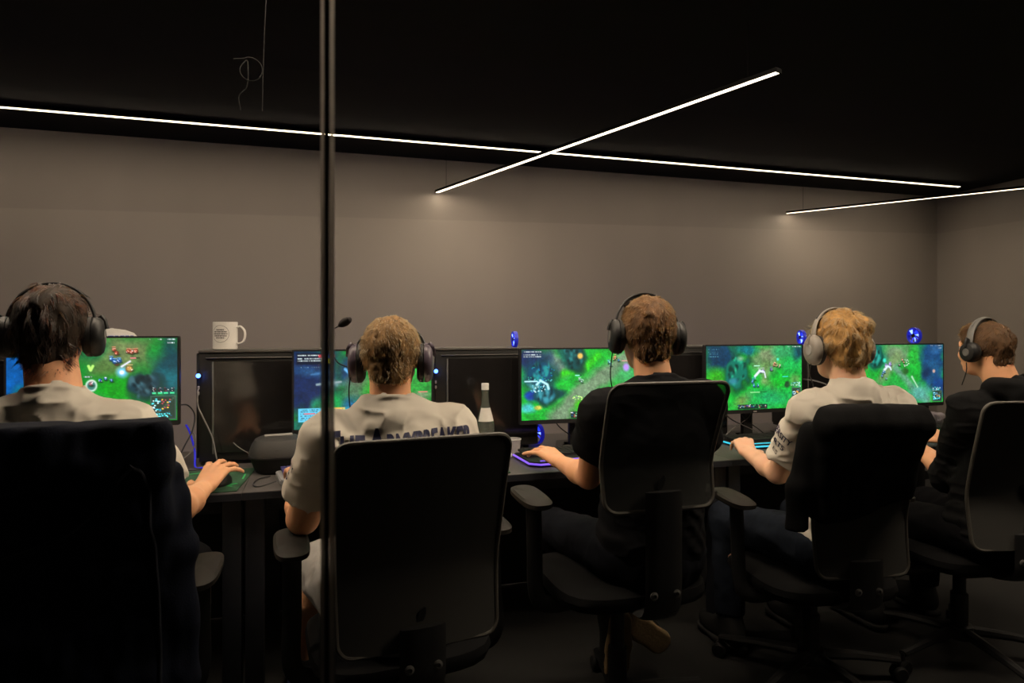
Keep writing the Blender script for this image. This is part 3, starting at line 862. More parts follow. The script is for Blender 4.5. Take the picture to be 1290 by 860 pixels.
def mouse_pad(pts, m, label, marks=None):
    c = sum((Vector(p) for p in pts), Vector((0, 0))) / len(pts)
    r = empty('mouse_pad', (c.x, c.y, DESK))
    tag(r, label, 'mouse pad', 'green mouse pads')
    fl = Matrix(((1, 0, 0, 0), (0, 0, 1, 0), (0, 1, 0, 0), (0, 0, 0, 1)))
    MB().prism([(p[0] - c.x, p[1] - c.y) for p in pts], .0002, .0035, bevel=.0008, mtx=fl).build('cloth', m, r, smooth=False)
    if marks:
        b = MB()
        for (x0, y0, x1, y1, wd) in marks:
            d = Vector((x1 - x0, y1 - y0, 0))
            b.box(((x0 + x1) / 2 - c.x, (y0 + y1) / 2 - c.y, .0038), (d.length, wd, .0005), rot=(0, 0, math.atan2(d.y, d.x)))
        b.build('printed_mark', M['pad_mark'], r, smooth=False)
M['pad_green'] = mat('green_pad_cloth', (.012, .050, .022), .85, noise=.5, scale=14, bump=.2, bscale=900)
M['pad_mark'] = mat('bright_green_print', (.02, .30, .08), .8, noise=.1)
mouse_pad([(-.73, 2.27), (-.288, 2.27), (-.262, 2.62), (-.72, 2.63)], M['pad_green'], 'dark green mouse pad under the right hand of the leftmost person',
          [(-.50, 2.56, -.44, 2.585, .010), (-.44, 2.585, -.38, 2.57, .008), (-.37, 2.33, -.30, 2.375, .014), (-.35, 2.36, -.31, 2.335, .008), (-.29, 2.44, -.29, 2.52, .006)])
mouse_pad([(.33, 2.28), (.655, 2.275), (.665, 2.40), (.335, 2.41)], M['pad_green'], 'green mouse pad beside the white cup, partly behind the grey chair back')

def mouse(p, rz, label):
    r = empty('mouse', p, rz)
    tag(r, label, 'mouse', 'computer mice')
    b = MB().lathe([(0, .036), (.35, .034), (.7, .027), (.92, .016), (1.0, .006), (.98, .0), (0, 0)], 24, sx=.031, sy=.060)
    b.build('shell', M['black_plastic'], r)
    MB().lathe([(.004, -.004), (.010, -.004), (.010, .004), (.004, .004)], 14, (0, .034, .028), (0, PI / 2, 0), closed=True).build('scroll_wheel', M['grey_plastic'], r)
mouse((-.350, 2.385, DESK + .004), -.1, 'black mouse under the right hand of the leftmost person')
mouse((.455, 2.345, DESK + .004), 0, 'black mouse under the right hand of the person with the lettered shirt back')
mouse((1.30, 2.37, DESK), 0, 'black mouse under the right hand of the black t-shirt person')
mouse((2.24, 2.37, DESK), 0, 'black mouse under the right hand of the blond person')

# white mug on the tower
def mug(p):
    r = empty('mug', p, -.28)
    tag(r, 'white mug with small round printed lettering standing on the black tower', 'mug')
    R, H = .0465, .112
    MB().lathe([(0, .001), (R - .003, .001), (R, .004), (R, H - .002), (R - .0015, H), (R - .0035, H - .002), (R - .004, .008), (0, .006)], 40).build('body', M['white_gloss'], r)
    pts = [(R - .002, 0, .089), (R + .014, 0, .094), (R + .030, 0, .078), (R + .033, 0, .057), (R + .027, 0, .035), (R + .011, 0, .025), (R - .002, 0, .028)]
    MB().tube(bez(pts, 6), .0052, n=10, flat=(1.25, .8)).build('handle', M['white_gloss'], r)
    # illegible little lines of print inside a thin ring, wrapped on the front of the mug
    b = MB()
    def on(a, z, rr=R + .0004): return Vector((math.sin(a) * rr, -math.cos(a) * rr, z))
    def patch(a0, a1, z0, z1):
        vs = [b.bm.verts.new(on(a, z)) for a, z in ((a0, z0), (a1, z0), (a1, z1), (a0, z1))]
        b.bm.faces.new(vs)
    rs = random.Random(3)
    for z, n in ((.078, .34), (.070, .56), (.062, .62), (.054, .54), (.046, .36)):
        a = -n
        while a < n:
            wv = rs.uniform(.05, .12)
            patch(a, min(a + wv, n), z, z + .0048)
            a += wv + .035
    for k in range(48):
        a0, a1 = 2 * PI * k / 48, 2 * PI * (k + 1) / 48
        for (s0, s1) in ((.70, .725),):
            q = [(s0 * math.cos(a0), (.064) + .033 * s0 / .7 * math.sin(a0)), (s1 * math.cos(a0), (.064) + .033 * s1 / .7 * math.sin(a0)),
                 (s1 * math.cos(a1), (.064) + .033 * s1 / .7 * math.sin(a1)), (s0 * math.cos(a1), (.064) + .033 * s0 / .7 * math.sin(a1))]
            b.bm.faces.new([b.bm.verts.new(on(a, z)) for a, z in q])
    b.build('print', M['ink_dark'], r, smooth=False)
mug((-.395, 2.78, DESK + .4525))

# glass bottle with a white label
def bottle(p):
    r = empty('glass_bottle', p)
    tag(r, 'glass bottle with white cap and pale label in front of a black tower', 'bottle')
    MB().lathe([(0, .001), (.034, .001), (.0385, .006), (.0385, .135), (.036, .150), (.027, .185), (.0165, .225), (.0135, .250), (.0135, .285), (0, .285)], 32).build('glass', M['bottle_glass'], r)
    MB().lathe([(0, .309), (.0145, .309), (.0155, .306), (.0155, .282), (0, .282)], 24).build('cap', M['white_plastic'], r)
    b = MB()
    rings = []
    for rr, z in ((.0368, .153), (.0322, .172), (.0268, .191), (.0222, .208)):
        rings.append([b.bm.verts.new((rr * math.sin(a), -rr * math.cos(a), z)) for a in np.linspace(-1.1, 1.0, 14)])
    for A, B in zip(rings, rings[1:]):
        for k in range(13): b.bm.faces.new((A[k], A[k + 1], B[k + 1], B[k]))
    b.build('label', M['paper'], r)
    MB().lathe([(0, .004), (.0355, .006), (.0358, .120), (0, .121)], 24).build('water', mat('still_water', (.9, .95, .93), .0, trans=1, ior=1.33, noise=.005), r)
bp = at(611, 500, 2.585)
bottle((bp.x, 2.585, DESK))

cp = empty('plastic_cup', (.762, 2.60, DESK))
tag(cp, 'small translucent white cup beside the violet keyboard', 'cup')
MB().lathe([(0, .001), (.024, .001), (.025, .003), (.0305, .066), (.0315, .068), (.030, .068), (.0245, .005), (0, .004)], 28).build('cup_body', M['cup'], cp)
MB().lathe([(.0305, .0655), (.0325, .066), (.0325, .069), (.0305, .0695)], 28, closed=True).build('rim', M['white_plastic'], cp)
def crumple(name, c, half, seed, material, label, cat, h=.0035, amp=.012, fr=40):
    s = Sdf((c[0] - half[0] - .03, c[1] - half[1] - .03, c[2] - .004), (c[0] + half[0] + .03, c[1] + half[1] + .03, c[2] + half[2] * 2 + .03), h)
    s.ell((c[0], c[1], c[2] + half[2]), half, k=0)
    s.band(lambda p: amp * (np.abs(vnoise(p * fr, seed)) + .6 * np.abs(vnoise(p * fr * 2.1, seed + 1)) - .45), .02)
    s.cutmax(lambda x, y, z: (c[2] + .001 - z) + 0 * x + 0 * y)
    o = link(name, s.mesh(name, c), material, None, c)
    tag(o, label, cat)
    return o
crumple('paper_napkin', (.700, 2.545, DESK), (.035, .030, .012), 4, M['paper'], 'crumpled white napkin beside the translucent cup', 'napkin')
crumple('tissue', (.605, 2.335, DESK + .0035), (.016, .030, .022), 9, M['paper'], 'crumpled white tissue on the green pad behind the grey chair back', 'tissue')
crumple('foil_bag', (3.24, 2.80, DESK), (.115, .08, .038), 5, M['bag'], 'crumpled silvery bag lying under the rightmost monitor', 'bag', .005, .02, 22)

# hard case for a headset
def headset_case(p):
    r = empty('headset_case', p, .12)
    tag(r, 'round black hard case with grey lid on the desk beside the grey keyboard', 'case')
    def shell(prof):
        b = MB(); n = 40; rings = []
        for s, z in prof:
            ring = []
            for k in range(n):
                a = 2 * PI * k / n; c_, s_ = math.cos(a), math.sin(a)
                q = (abs(c_) ** 2.6 + abs(s_) ** 2.6) ** (-1 / 2.6)
                ring.append(b.bm.verts.new((q * c_ * .108 * s, q * s_ * .095 * s, z)))
            rings.append(ring)
        for A, B in zip(rings, rings[1:]):
            for k in range(n): b.bm.faces.new((A[k], A[(k + 1) % n], B[(k + 1) % n], B[k]))
        b.bm.faces.new(rings[0][::-1]); b.bm.faces.new(rings[-1])
        return b
    shell([(.66, 0), (.76, .006), (.86, .03), (.93, .055), (.95, .060)]).build('bottom_shell', M['black_matte'], r)
    shell([(.955, .063), (.98, .066), (.97, .075), (.90, .100), (.78, .122), (.62, .130), (.3, .133), (.02, .1335)]).build('lid', M['case_lid'], r)
    shell([(.965, .0585), (1.0, .060), (1.0, .064), (.965, .0655)]).build('zip', M['black_plastic'], r)
    MB().box((0, .0, .1345), (.10, .028, .006), bevel=.002).build('handle_strap', M['mid_grey'], r)
    MB().lathe([(0, .0), (.013, 0), (.013, .003), (0, .004)], 20, (-.01, -.080, .098), (1.05, 0, 0)).build('emblem', M['black_plastic'], r)
M['case_lid'] = mat('case_lid_fabric', (.022, .021, .020), .6, noise=.1, bump=.25, bscale=500)
headset_case((-.178, 2.565, DESK))

# white cap lying on the tower behind the leftmost monitor
def cap(p):
    r = empty('baseball_cap', p, .35)
    tag(r, 'white cap with blue lettering lying above the leftmost monitor', 'cap')
    b = MB().lathe([(.097, 0), (.098, .022), (.092, .046), (.074, .068), (.045, .080), (.012, .085), (0, .0855)], 32, sy=1.08)
    b.build('crown', M['cap_white'], r)
    pr = MB(); rows = []
    for i in range(9):
        a = -1.15 + 2.3 * i / 8
        rows.append([(math.sin(a) * (.096 + .075 * t * math.cos(a * .9)), math.cos(a) * (.102 + .085 * t * math.cos(a * .75)), .006 - .018 * t * (math.sin(a) ** 2) - .006 * t) for t in (0, .25, .5, .75, 1)])
    top = [[pr.bm.verts.new(q) for q in row] for row in rows]; bot = [[pr.bm.verts.new((q[0], q[1], q[2] - .003)) for q in row] for row in rows]
    for i in range(8):
        for j in range(4):
            pr.bm.faces.new((top[i][j], top[i + 1][j], top[i + 1][j + 1], top[i][j + 1])); pr.bm.faces.new((bot[i][j], bot[i][j + 1], bot[i + 1][j + 1], bot[i + 1][j]))
        pr.bm.faces.new((top[i][4], top[i + 1][4], bot[i + 1][4], bot[i][4]))
    pr.build('brim', M['cap_white'], r)
    MB().lathe([(0, .0875), (.006, .0865), (.007, .0845), (0, .084)], 12).build('button', M['cap_white'], r)
    tx = MB()
    for j, z in enumerate((.030, .048)):
        a = -.6
        rs = random.Random(j)
        while a < .8:
            wv = rs.uniform(.10, .20)
            rr = .0995 if z < .04 else .0955
            q = [(a, z), (a + wv, z), (a + wv, z + .011), (a, z + .011)]
            tx.bm.faces.new([tx.bm.verts.new((math.sin(t) * rr * 1.0, -math.cos(t) * rr * 1.085, zz)) for t, zz in q])
            a += wv + .05
    tx.build('lettering', M['cap_blue'], r, smooth=False)
M['cap_white'] = mat('white_cap_cotton', (.72, .70, .68), .85, noise=.05, bump=.2, bscale=500)
M['cap_blue'] = mat('blue_embroidery', (.04, .07, .42), .7, noise=.1)
cap((-.80, 2.79, DESK + .4525))

# loose cables
M['wire_dark'] = mat('grey_wire', (.006, .006, .0063), .7, spec=.2, noise=.05)
M['blue_lit_cable'] = mat('blue_lit_sheath', (.02, .02, .3), .4, emit=(.015, .02, .8), estr=.5, noise=.05)  # blue LED light falling on the cable, put into its colour and emission
def cable(pts, r, m, label, group='cables on the desks'):
    o = MB().tube(bez(pts, 10), r, n=8).build('cable', M[m], None)
    c = Vector(pts[0])
    me = o.data
    me.transform(Matrix.Translation(-c)); o.location = c
    tag(o, label, 'cable', group)
    return o
tz = DESK
cable([(-.483, 2.718, 1.042), (-.482, 2.700, 1.03), (-.478, 2.685, .98), (-.455, 2.672, .93), (-.425, 2.665, .86), (-.41, 2.655, .79), (-.40, 2.66, tz + .004)], .0028, 'cable_grey', 'grey cable plugged into the front of the tower under the mug')
cable([(-.545, 2.70, .985), (-.52, 2.72, .98), (-.50, 2.74, .94), (-.505, 2.72, .88), (-.53, 2.69, .82), (-.56, 2.68, tz + .005)], .0028, 'cable', 'dark cable curving between the leftmost monitor and the tower')
cable([(-.535, 2.76, .90), (-.52, 2.755, .87), (-.50, 2.74, .80), (-.49, 2.70, tz + .004), (-.46, 2.67, tz + .004)], .0036, 'blue_lit_cable', 'cable with painted blue LED light between the leftmost monitor and the tower')
cable([(-.515, 2.73, .88), (-.495, 2.72, .86), (-.50, 2.70, .81), (-.545, 2.67, .77), (-.59, 2.65, tz + .004), (-.60, 2.60, tz + .004)], .0024, 'cable_grey', 'thin grey cable loop beside the cable with painted blue LED light')
cable([(-.545, 2.62, tz + .004), (-.50, 2.64, tz + .012), (-.47, 2.66, tz + .004), (-.455, 2.64, tz + .004), (-.48, 2.63, tz + .006), (-.57, 2.645, tz + .004)], .0022, 'cable', 'dark cable loop on the desk behind the leftmost hand')
cable([(-.355, 2.70, .83), (-.33, 2.69, .81), (-.27, 2.67, .775), (-.20, 2.66, tz + .004), (-.12, 2.66, tz + .004)], .0020, 'cable_grey', 'thin cable running from the tower towards the round black case')
cable([(-.17, 2.33, tz + .012), (-.22, 2.305, tz + .004), (-.245, 2.34, tz + .004), (-.235, 2.42, tz + .004), (-.20, 2.46, tz + .004)], .0022, 'cable', 'dark cable loop on the desk left of the grey keyboard')
for k, (x, dx) in enumerate(((.98, .10), (1.86, .16), (1.95, .11), (2.03, -.12))):
    cable([(x, 2.70, .87), (x + dx * .3, 2.70, .83), (x + dx, 2.705, .78), (x + dx * 1.5, 2.70, tz + .005), (x + dx * 2.2, 2.72, tz + .005), (x + dx * 2.4, 2.80, tz + .005)], .0026,
          'cable_grey' if k % 2 else 'cable', ['dark cable hanging under the monitor of the black t-shirt person', 'grey cable under the monitor with the green rock, left one', 'dark cable under the monitor with the green rock, middle one', 'grey cable under the monitor with the green rock, right one'][k])
cable([(2.335, 2.80, 1.02), (2.38, 2.66, 1.01), (2.46, 2.64, .97), (2.52, 2.64, .88), (2.54, 2.66, tz + .004)], .0035, 'cable_grey', 'grey cable arching from the tower behind the blond person')
wire = [(-.158, 1.90, CEIL), (-.165, 1.90, 2.2), (-.171, 1.90, 2.05), (-.175, 1.90, 1.885)]
cable(wire, .0010, 'wire_dark', 'thin straight wire hanging from the ceiling near the glass joint', 'wires hanging from the ceiling')
coil = [(-.250, 1.90, 2.022)] + [(-.206 + .034 * math.cos(a) * (1 - .02 * k), 1.90 + .001 * k, 1.998 + .034 * math.sin(a) * (1 - .02 * k)) for k, a in enumerate([2.2 - .55 * j for j in range(13)])] + [(-.215, 1.91, 1.955), (-.236, 1.91, 1.925), (-.232, 1.91, 1.885)]
cable(coil, .0012, 'wire_dark', 'thin wire curled in a loop below the ceiling near the glass joint', 'wires hanging from the ceiling')
# ------------------------------------------------------------------ office chairs
def mesh_fabric(name, see, col=(.016, .0155, .014)):
    m = bpy.data.materials.new(name)
    m.use_nodes = True
    nt = m.node_tree
    b = nt.nodes['Principled BSDF']
    b.inputs['Base Color'].default_value = (*col, 1); b.inputs['Roughness'].default_value = .85
    out = nt.nodes['Material Output']
    tr = nt.nodes.new('ShaderNodeBsdfTransparent')
    mx = nt.nodes.new('ShaderNodeMixShader')
    tc = nt.nodes.new('ShaderNodeTexCoord')
    wv = nt.nodes.new('ShaderNodeTexWave'); wv.inputs['Scale'].default_value = 90; wv.inputs['Distortion'].default_value = 2
    nt.links.new(tc.outputs['Object'], wv.inputs['Vector'])
    r = nt.nodes.new('ShaderNodeMapRange'); r.inputs['To Min'].default_value = see * .6; r.inputs['To Max'].default_value = see * 1.4
    nt.links.new(wv.outputs['Fac'], r.inputs['Value'])
    nt.links.new(r.outputs['Result'], mx.inputs['Fac'])
    nt.links.new(b.outputs['BSDF'], mx.inputs[1]); nt.links.new(tr.outputs['BSDF'], mx.inputs[2])
    nt.links.new(mx.outputs['Shader'], out.inputs['Surface'])
    return m
M['net_dense'] = mesh_fabric('dense_net_fabric', .015, (.020, .019, .017))
M['net_open'] = mesh_fabric('open_net_fabric', .36, (.010, .011, .010))
M['chair_frame'] = mat('chair_frame_nylon', (.055, .050, .043), .5, bump=.1, bscale=600)
M['seat_cloth'] = mat('seat_cloth', (.004, .004, .0045), .9, bump=.5, bscale=600, spec=.15)

BACK_W, BACK_H, BACK_Z = .425, .515, .545
def back_y(t):                     # side profile: lumbar bulge, top leaning back
    return -.27 - .055 * max(0, (t - .36)) ** 1.15 * 2.6 - .10 * max(0, (.36 - t)) ** 1.6
def chair(loc, rz, lift, label, net='net_dense', base_rot=0.0, arms=(0, 0), arm_up=0.0, bw=.425, bh=.515, bz=.545):
    BACK_W, BACK_H, BACK_Z = bw, bh, bz
    r = empty('office_chair', loc, rz)
    tag(r, label, 'chair', 'office chairs in the row')
    def half(z, rad=.035):
        t = z / BACK_H
        hw = BACK_W / 2 * (.93 + .07 * t)
        dz = min(z, BACK_H - z)
        if dz < rad: hw = hw - rad + math.sqrt(max(0, rad ** 2 - (rad - dz) ** 2))
        return hw
    zs = sorted(set([0, .003, .008, .016, .026, .035] + [.035 + (BACK_H - .07) * k / 16 for k in range(1, 17)] + [BACK_H - q for q in (.026, .016, .008, .003, 0)]))
    def pt(x, z, off=0):
        t = z / BACK_H
        return (x, back_y(t) + .35 * x * x + off, BACK_Z + lift + z)
    b = MB(); N = 14; F, B = [], []
    for z in zs:
        hw = half(z) - .003
        F.append([b.bm.verts.new(pt(-hw + 2 * hw * k / N, z, .003)) for k in range(N + 1)])
        B.append([b.bm.verts.new(pt(-hw + 2 * hw * k / N, z, -.003)) for k in range(N + 1)])
    for i in range(len(zs) - 1):
        for k in range(N):
            b.bm.faces.new((F[i][k], F[i + 1][k], F[i + 1][k + 1], F[i][k + 1]))
            b.bm.faces.new((B[i][k], B[i][k + 1], B[i + 1][k + 1], B[i + 1][k]))
    panel = b.build('backrest', M[net], r)
    ring = [pt(half(z), z) for z in zs] + [pt(-half(z), z) for z in reversed(zs)]
    ring += [ring[0], ring[1]]
    MB().tube(ring, .0062, n=8, caps=False).build('back_frame', M['chair_frame'], r)
    # small oval badge low on the back
    MB().lathe([(0, -.003), (.010, -.003), (.011, 0), (0, .0)], 20, (.0, back_y(.12) - .003, BACK_Z + lift + .075), (PI / 2, .35, 0), sx=.8, sy=2.0).build('badge', M['black_plastic'], r)
    # bracket under the back with two bolts
    MB().tube(bez([(0, -.05, .415 + lift), (0, -.20, .42 + lift), (0, -.285, .455 + lift), (0, -.295, (.465 + BACK_Z + .055) / 2 + lift), (0, back_y(.08) - .012, BACK_Z + .055 + lift)], 5), .022, n=10, flat=(2.6, .55)).build('back_bracket', M['black_plastic'], r)
    for sx in (-1, 1):
        MB().lathe([(0, .0), (.011, .0), (.012, .004), (.006, .006), (.006, .003), (0, .003)], 16, (sx * .035, -.302, .505 + lift), (PI / 2, 0, 0)).build('bolt', M['grey_plastic'], r)
    # seat cushion
    s = MB().lathe([(0, -.030), (.85, -.030), (.97, -.022), (1.0, 0), (.98, .020), (.88, .036), (.5, .040), (0, .037)], 40, sx=1, sy=1)
    for v in s.bm.verts:
        a = math.atan2(v.co.y, v.co.x); q = (abs(math.cos(a)) ** 4 + abs(math.sin(a)) ** 4) ** -.25
        v.co.x *= .245 * q; v.co.y *= .235 * q
        v.co.y += .02; v.co.z += .445 + lift
        if v.co.y > .15: v.co.z -= (v.co.y - .15) * .3
    s.build('seat', M['seat_cloth'], r)
    MB().box((0, 0, .40 + lift), (.22, .26, .035), bevel=.012).build('tilt_mechanism', M['black_plastic'], r)
    MB().tube([(.10, .03, .395 + lift), (.27, .03, .392 + lift)], .006, n=8).build('lever', M['black_plastic'], r)
    for k, sx in enumerate((-1, 1)):
        ax = sx * (.285 + arms[k])
        MB().tube(bez([(sx * .12, -.02, .398 + lift), (sx * .235, -.03, .392 + lift), (ax, -.03, .43 + lift), (ax, -.01, .56 + lift), (ax, .0, .655 + lift + arm_up)], 5), .019, n=10, flat=(.7, 1.35)).build('armrest_post', M['black_plastic'], r)
        p = MB().lathe([(0, -.014), (.85, -.014), (1, -.006), (1, .006), (.85, .013), (0, .015)], 28)
        for v in p.bm.verts:
            a = math.atan2(v.co.y, v.co.x); q = (abs(math.cos(a)) ** 3.2 + abs(math.sin(a)) ** 3.2) ** (-1 / 3.2)
            v.co.x = v.co.x * .046 * q + ax; v.co.y = v.co.y * .125 * q + .03; v.co.z += .672 + lift + arm_up
        p.build('armrest_pad', M['pad_rubber'], r)
    # gas lift, five-star base, casters
    MB().lathe([(0, .09), (.030, .09), (.030, .25), (.022, .252), (.022, .385 + lift), (0, .385 + lift)], 20).build('gas_lift', M['black_plastic'], r)
    bs = MB()
    bs.lathe([(0, .075), (.045, .075), (.05, .09), (.045, .125), (.03, .13), (0, .13)], 24)
    for k in range(5):
        a = base_rot - rz + 2 * PI * k / 5
        c_, s_ = math.cos(a), math.sin(a)
        bs.tube([(c_ * .02, s_ * .02, .105), (c_ * .17, s_ * .17, .095), (c_ * .325, s_ * .325, .074)], [.026, .021, .015], n=8, flat=(1, .75))
    bs.build('base', M['black_plastic'], r)
    for k in range(5):
        a = base_rot - rz + 2 * PI * k / 5
        c_, s_ = math.cos(a), math.sin(a)
        w_ = MB()
        for o in (-.013, .013):
            px, py = c_ * .325 - s_ * o, s_ * .325 + c_ * o
            w_.lathe([(0, -.009), (.022, -.009), (.0265, -.005), (.0265, .005), (.022, .009), (0, .009)], 20, (px, py, .0272), (PI / 2, 0, a + PI))
        w_.tube([(c_ * .325, s_ * .325, .03), (c_ * .325, s_ * .325, .078)], .007, n=8)
        w_.build('caster', M['black_plastic'], r)
    return r, panel
chair((-.60, 1.80, 0), .02, -.03, 'office chair of the leftmost person, covered by a navy jacket', base_rot=.4)
chair((.192, 1.83, 0), .10, -.04, 'office chair with a plain dark grey back behind the lettered white shirt', base_rot=.6, arm_up=.06)
chair((.900, 1.88, 0), .0, .035, 'office chair with see-through net back, behind the black t-shirt', 'net_open', base_rot=.1, arm_up=.04, bw=.365, bh=.36, bz=.735)
chair((1.680, 1.91, 0), -.15, -.055, 'office chair of the blond person, half covered by a black jacket', base_rot=-.25, arm_up=.05, bw=.34)
chair((2.37, 1.90, 0), -.16, -.03, 'office chair at the right edge behind the black hoodie', base_rot=.75)

# ------------------------------------------------------------------ jackets hung over chair backs
def jacket(center, rz, z0, z1, w, m, label, seed, sleeves, hem_slant=0.0, thick=.045, wk=1.0):
    """a jacket pulled over the top of a chair back: outer shell hollowed for the back, with sleeves hanging at the sides"""
    cx, cy = center
    R = Matrix.Rotation(rz, 3, 'Z')
    Rn = np.array(R)
    h = .0065
    s = Sdf((cx - w / 2 - .16, cy - .24, z0 - .12), (cx + w / 2 + .16, cy + .22, z1 + .06), h)
    def L(x, y, z): return np.array([cx, cy, 0]) + Rn @ np.array([x, y, 0]) + np.array([0, 0, z])
    H = z1 - z0
    n = 7
    for k in range(n):                      # leans like the chair back
        t = k / (n - 1)
        zc = z0 + H * t
        yy = back_y(min(1, max(0, (zc - BACK_Z) / BACK_H))) + .27
        s.box(L(0, yy, zc), (w / 2 - .012 * (1 - t), thick, H / n * .75), R, .03, k=.03)
    s.box(L(0, back_y(.95) + .27, z1 - .03), (w / 2 + .005, thick + .006, .035), R, .03, k=.02)      # collar roll
    for (pts, rad) in sleeves:
        for a, b in zip(pts, pts[1:]):
            s.cone(L(*a), L(*b), rad, rad * .94, k=.02)
    def wr(p):
        q = (p - np.array([cx, cy, 0])) @ Rn
        u = q * np.array([26, 10, 5.5])
        v = vnoise(u, seed) * .0075 + vnoise(q * np.array([55, 20, 16]), seed + 1) * .0035
        v += .004 * np.sin(q[:, 2] * 34 + q[:, 0] * 22 * np.sign(q[:, 0]) + 3 * vnoise(q * 9, seed + 2))
        return v * wk
    s.band(wr, .03)
    for k in range(8):                      # room for the chair back inside
        t = k / 7
        zc = z0 - .1 + (z1 - .05 - z0 + .1) * t
        yy = back_y(min(1, max(0, (zc - BACK_Z) / BACK_H))) + .27
        s.box(L(0, yy + .012, zc), (w / 2 - .022, thick - .020, (z1 - z0) / 7), R, .01, k=.005, op='sub')
    s.cutmax(lambda x, y, z: (z0 - hem_slant * (x - cx) + .012 * np.sin(14 * (x - cx)) - z) + 0 * y)
    o = link('jacket', s.mesh('jacket', (cx, cy, z0)), m, None, (cx, cy, z0))
    tag(o, label, 'jacket', 'jackets on chairs')
    return o, L
M['navy_cloth'] = mat('navy_jacket_cloth', (.0022, .0032, .0075), .9, noise=.25, scale=30, bump=.4, bscale=300, spec=.1)
M['black_cloth'] = mat('black_jacket_cloth', (.0026, .0026, .003), .9, noise=.2, scale=30, bump=.4, bscale=300, spec=.1)
M['piping'] = mat('jacket_piping', (.010, .011, .015), .8, spec=.1, noise=.1)
j1, L1 = jacket((-.60, 1.53), .02, .40, 1.033, .575, M['navy_cloth'], 'navy jacket hung over the chair of the leftmost person', 3,
                [([(.268, .01, .955), (.288, .0, .80), (.300, .0, .52)], .036), ([(-.27, .01, .955), (-.28, .0, .80), (-.29, .0, .50)], .038)])
pp = [(.225, -.115, 1.01), (.185, -.125, .965), (.15, -.12, .915), (.085, -.105, .865), (.0, -.09, .83), (-.08, -.085, .815)]
def drape_line(o, pts, L, r, name, m):
    """a cord lying on the cloth: points pulled onto the surface from behind"""
    dg = None
    vs = [v.co + o.location for v in o.data.vertices]
    bv = BVHTree.FromPolygons(vs, [p.vertices[:] for p in o.data.polygons])
    q = []
    for p in bez(pts, 8):
        w0 = Vector(L(p.x, p.y - .25, p.z))
        hit = bv.ray_cast(w0, Vector((0, 1, 0)), .6)
        q.append((hit[0] if hit[0] else Vector(L(*p))) - o.location + Vector((0, -r * .4, 0)))
    return MB().tube(q, r, n=8).build(name, m, o)
drape_line(j1, pp, L1, .0055, 'piping', M['piping'])
drape_line(j1, [(.228, -.1, 1.005), (.245, -.1, .98), (.250, -.1, .85), (.255, -.1, .66), (.262, -.1, .46)], L1, .0038, 'seam', M['piping'])
j4, L4 = jacket((1.622, 1.637), -.15, .70, 1.012, .352, M['black_cloth'], 'black jacket hung over the chair of the blond person', 8,
                [([(-.155, .01, .945), (-.205, .0, .78), (-.225, -.01, .52)], .036), ([(.155, .01, .945), (.16, .0, .80), (.155, .0, .70)], .026)], hem_slant=-.22, wk=.5)
# ------------------------------------------------------------------ people
def V3(*a): return np.array(a, float)

def head_rot(yaw, pitch, roll=0.0):
    return np.array(Matrix.Rotation(yaw, 3, 'Z') @ Matrix.Rotation(-pitch, 3, 'X') @ Matrix.Rotation(roll, 3, 'Y'))

def add_hand(s, W, tip, side, pose, size=1.0, up=(0, 0, 1)):
    """W wrist, tip: where the middle finger ends; side -1 left, +1 right hand. Palm down, five separate bent fingers."""
    W, tip = V3(*W), V3(*tip)
    f = tip - W; f /= np.linalg.norm(f)
    u = V3(*up) - f * (V3(*up) @ f); u /= np.linalg.norm(u)
    r = np.cross(f, u) * (1)          # to the right of the hand
    def P(a, b, c): return W + (f * a + r * b + u * c) * size
    t = -side                          # thumb side: left hand -> thumb on the right
    # palm from the wrist to the knuckles
    kn = []
    for i, (lat, fwd, hgt) in enumerate(((.030, .092, .004), (.010, .097, .008), (-.011, .092, .006), (-.030, .083, .0))):
        q = P(fwd, lat * t, hgt + pose.get('arch', .012)); kn.append(q)
        s.cone(P(.008, lat * t * .55, .002), q, .0165 * size, .0115 * size, k=.010)
    s.ell(P(.045, .018 * t, -.004), V3(.018, .030, .016) * size, k=.012)
    lens = ((.042, .026, .020), (.046, .030, .021), (.043, .028, .020), (.034, .020, .018))
    spread = pose.get('spread', (.16, .04, -.08, -.2))
    bend = pose['bend']
    for i in range(4):
        d = f * math.cos(spread[i]) + r * t * math.sin(spread[i])
        p = kn[i]; ang = bend[i][0]
        for j in range(3):
            dd = d * math.cos(ang) - u * math.sin(ang)
            q = p + dd * lens[i][j] * size
            ra, rb = (.0092, .0086, .0080, .0068)[j], (.0092, .0086, .0080, .0068)[j + 1]
            kk = .9 if i == 3 else 1
            s.cone(p, q, ra * kk * size, rb * kk * size, k=.0035)
            p = q
            if j < 2: ang += bend[i][j + 1]
    # thumb leaves the side of the palm near its base
    a = P(.022, .022 * t, -.004); th = pose.get('thumb', (.9, .5))
    d1 = f * math.cos(th[0]) + r * t * math.sin(th[0]) - u * .18; d1 /= np.linalg.norm(d1)
    b = a + d1 * .042 * size
    d2 = f * math.cos(th[1]) + r * t * math.sin(th[1]) - u * .25; d2 /= np.linalg.norm(d2)
    c = b + d2 * .032 * size
    d3 = f * math.cos(th[1] - .25) + r * t * math.sin(th[1] - .25) - u * .2; d3 /= np.linalg.norm(d3)
    e = c + d3 * .026 * size
    s.cone(a, b, .0150 * size, .0110 * size, k=.008); s.cone(b, c, .0108 * size, .0095 * size, k=.004); s.cone(c, e, .0096 * size, .0078 * size, k=.003)

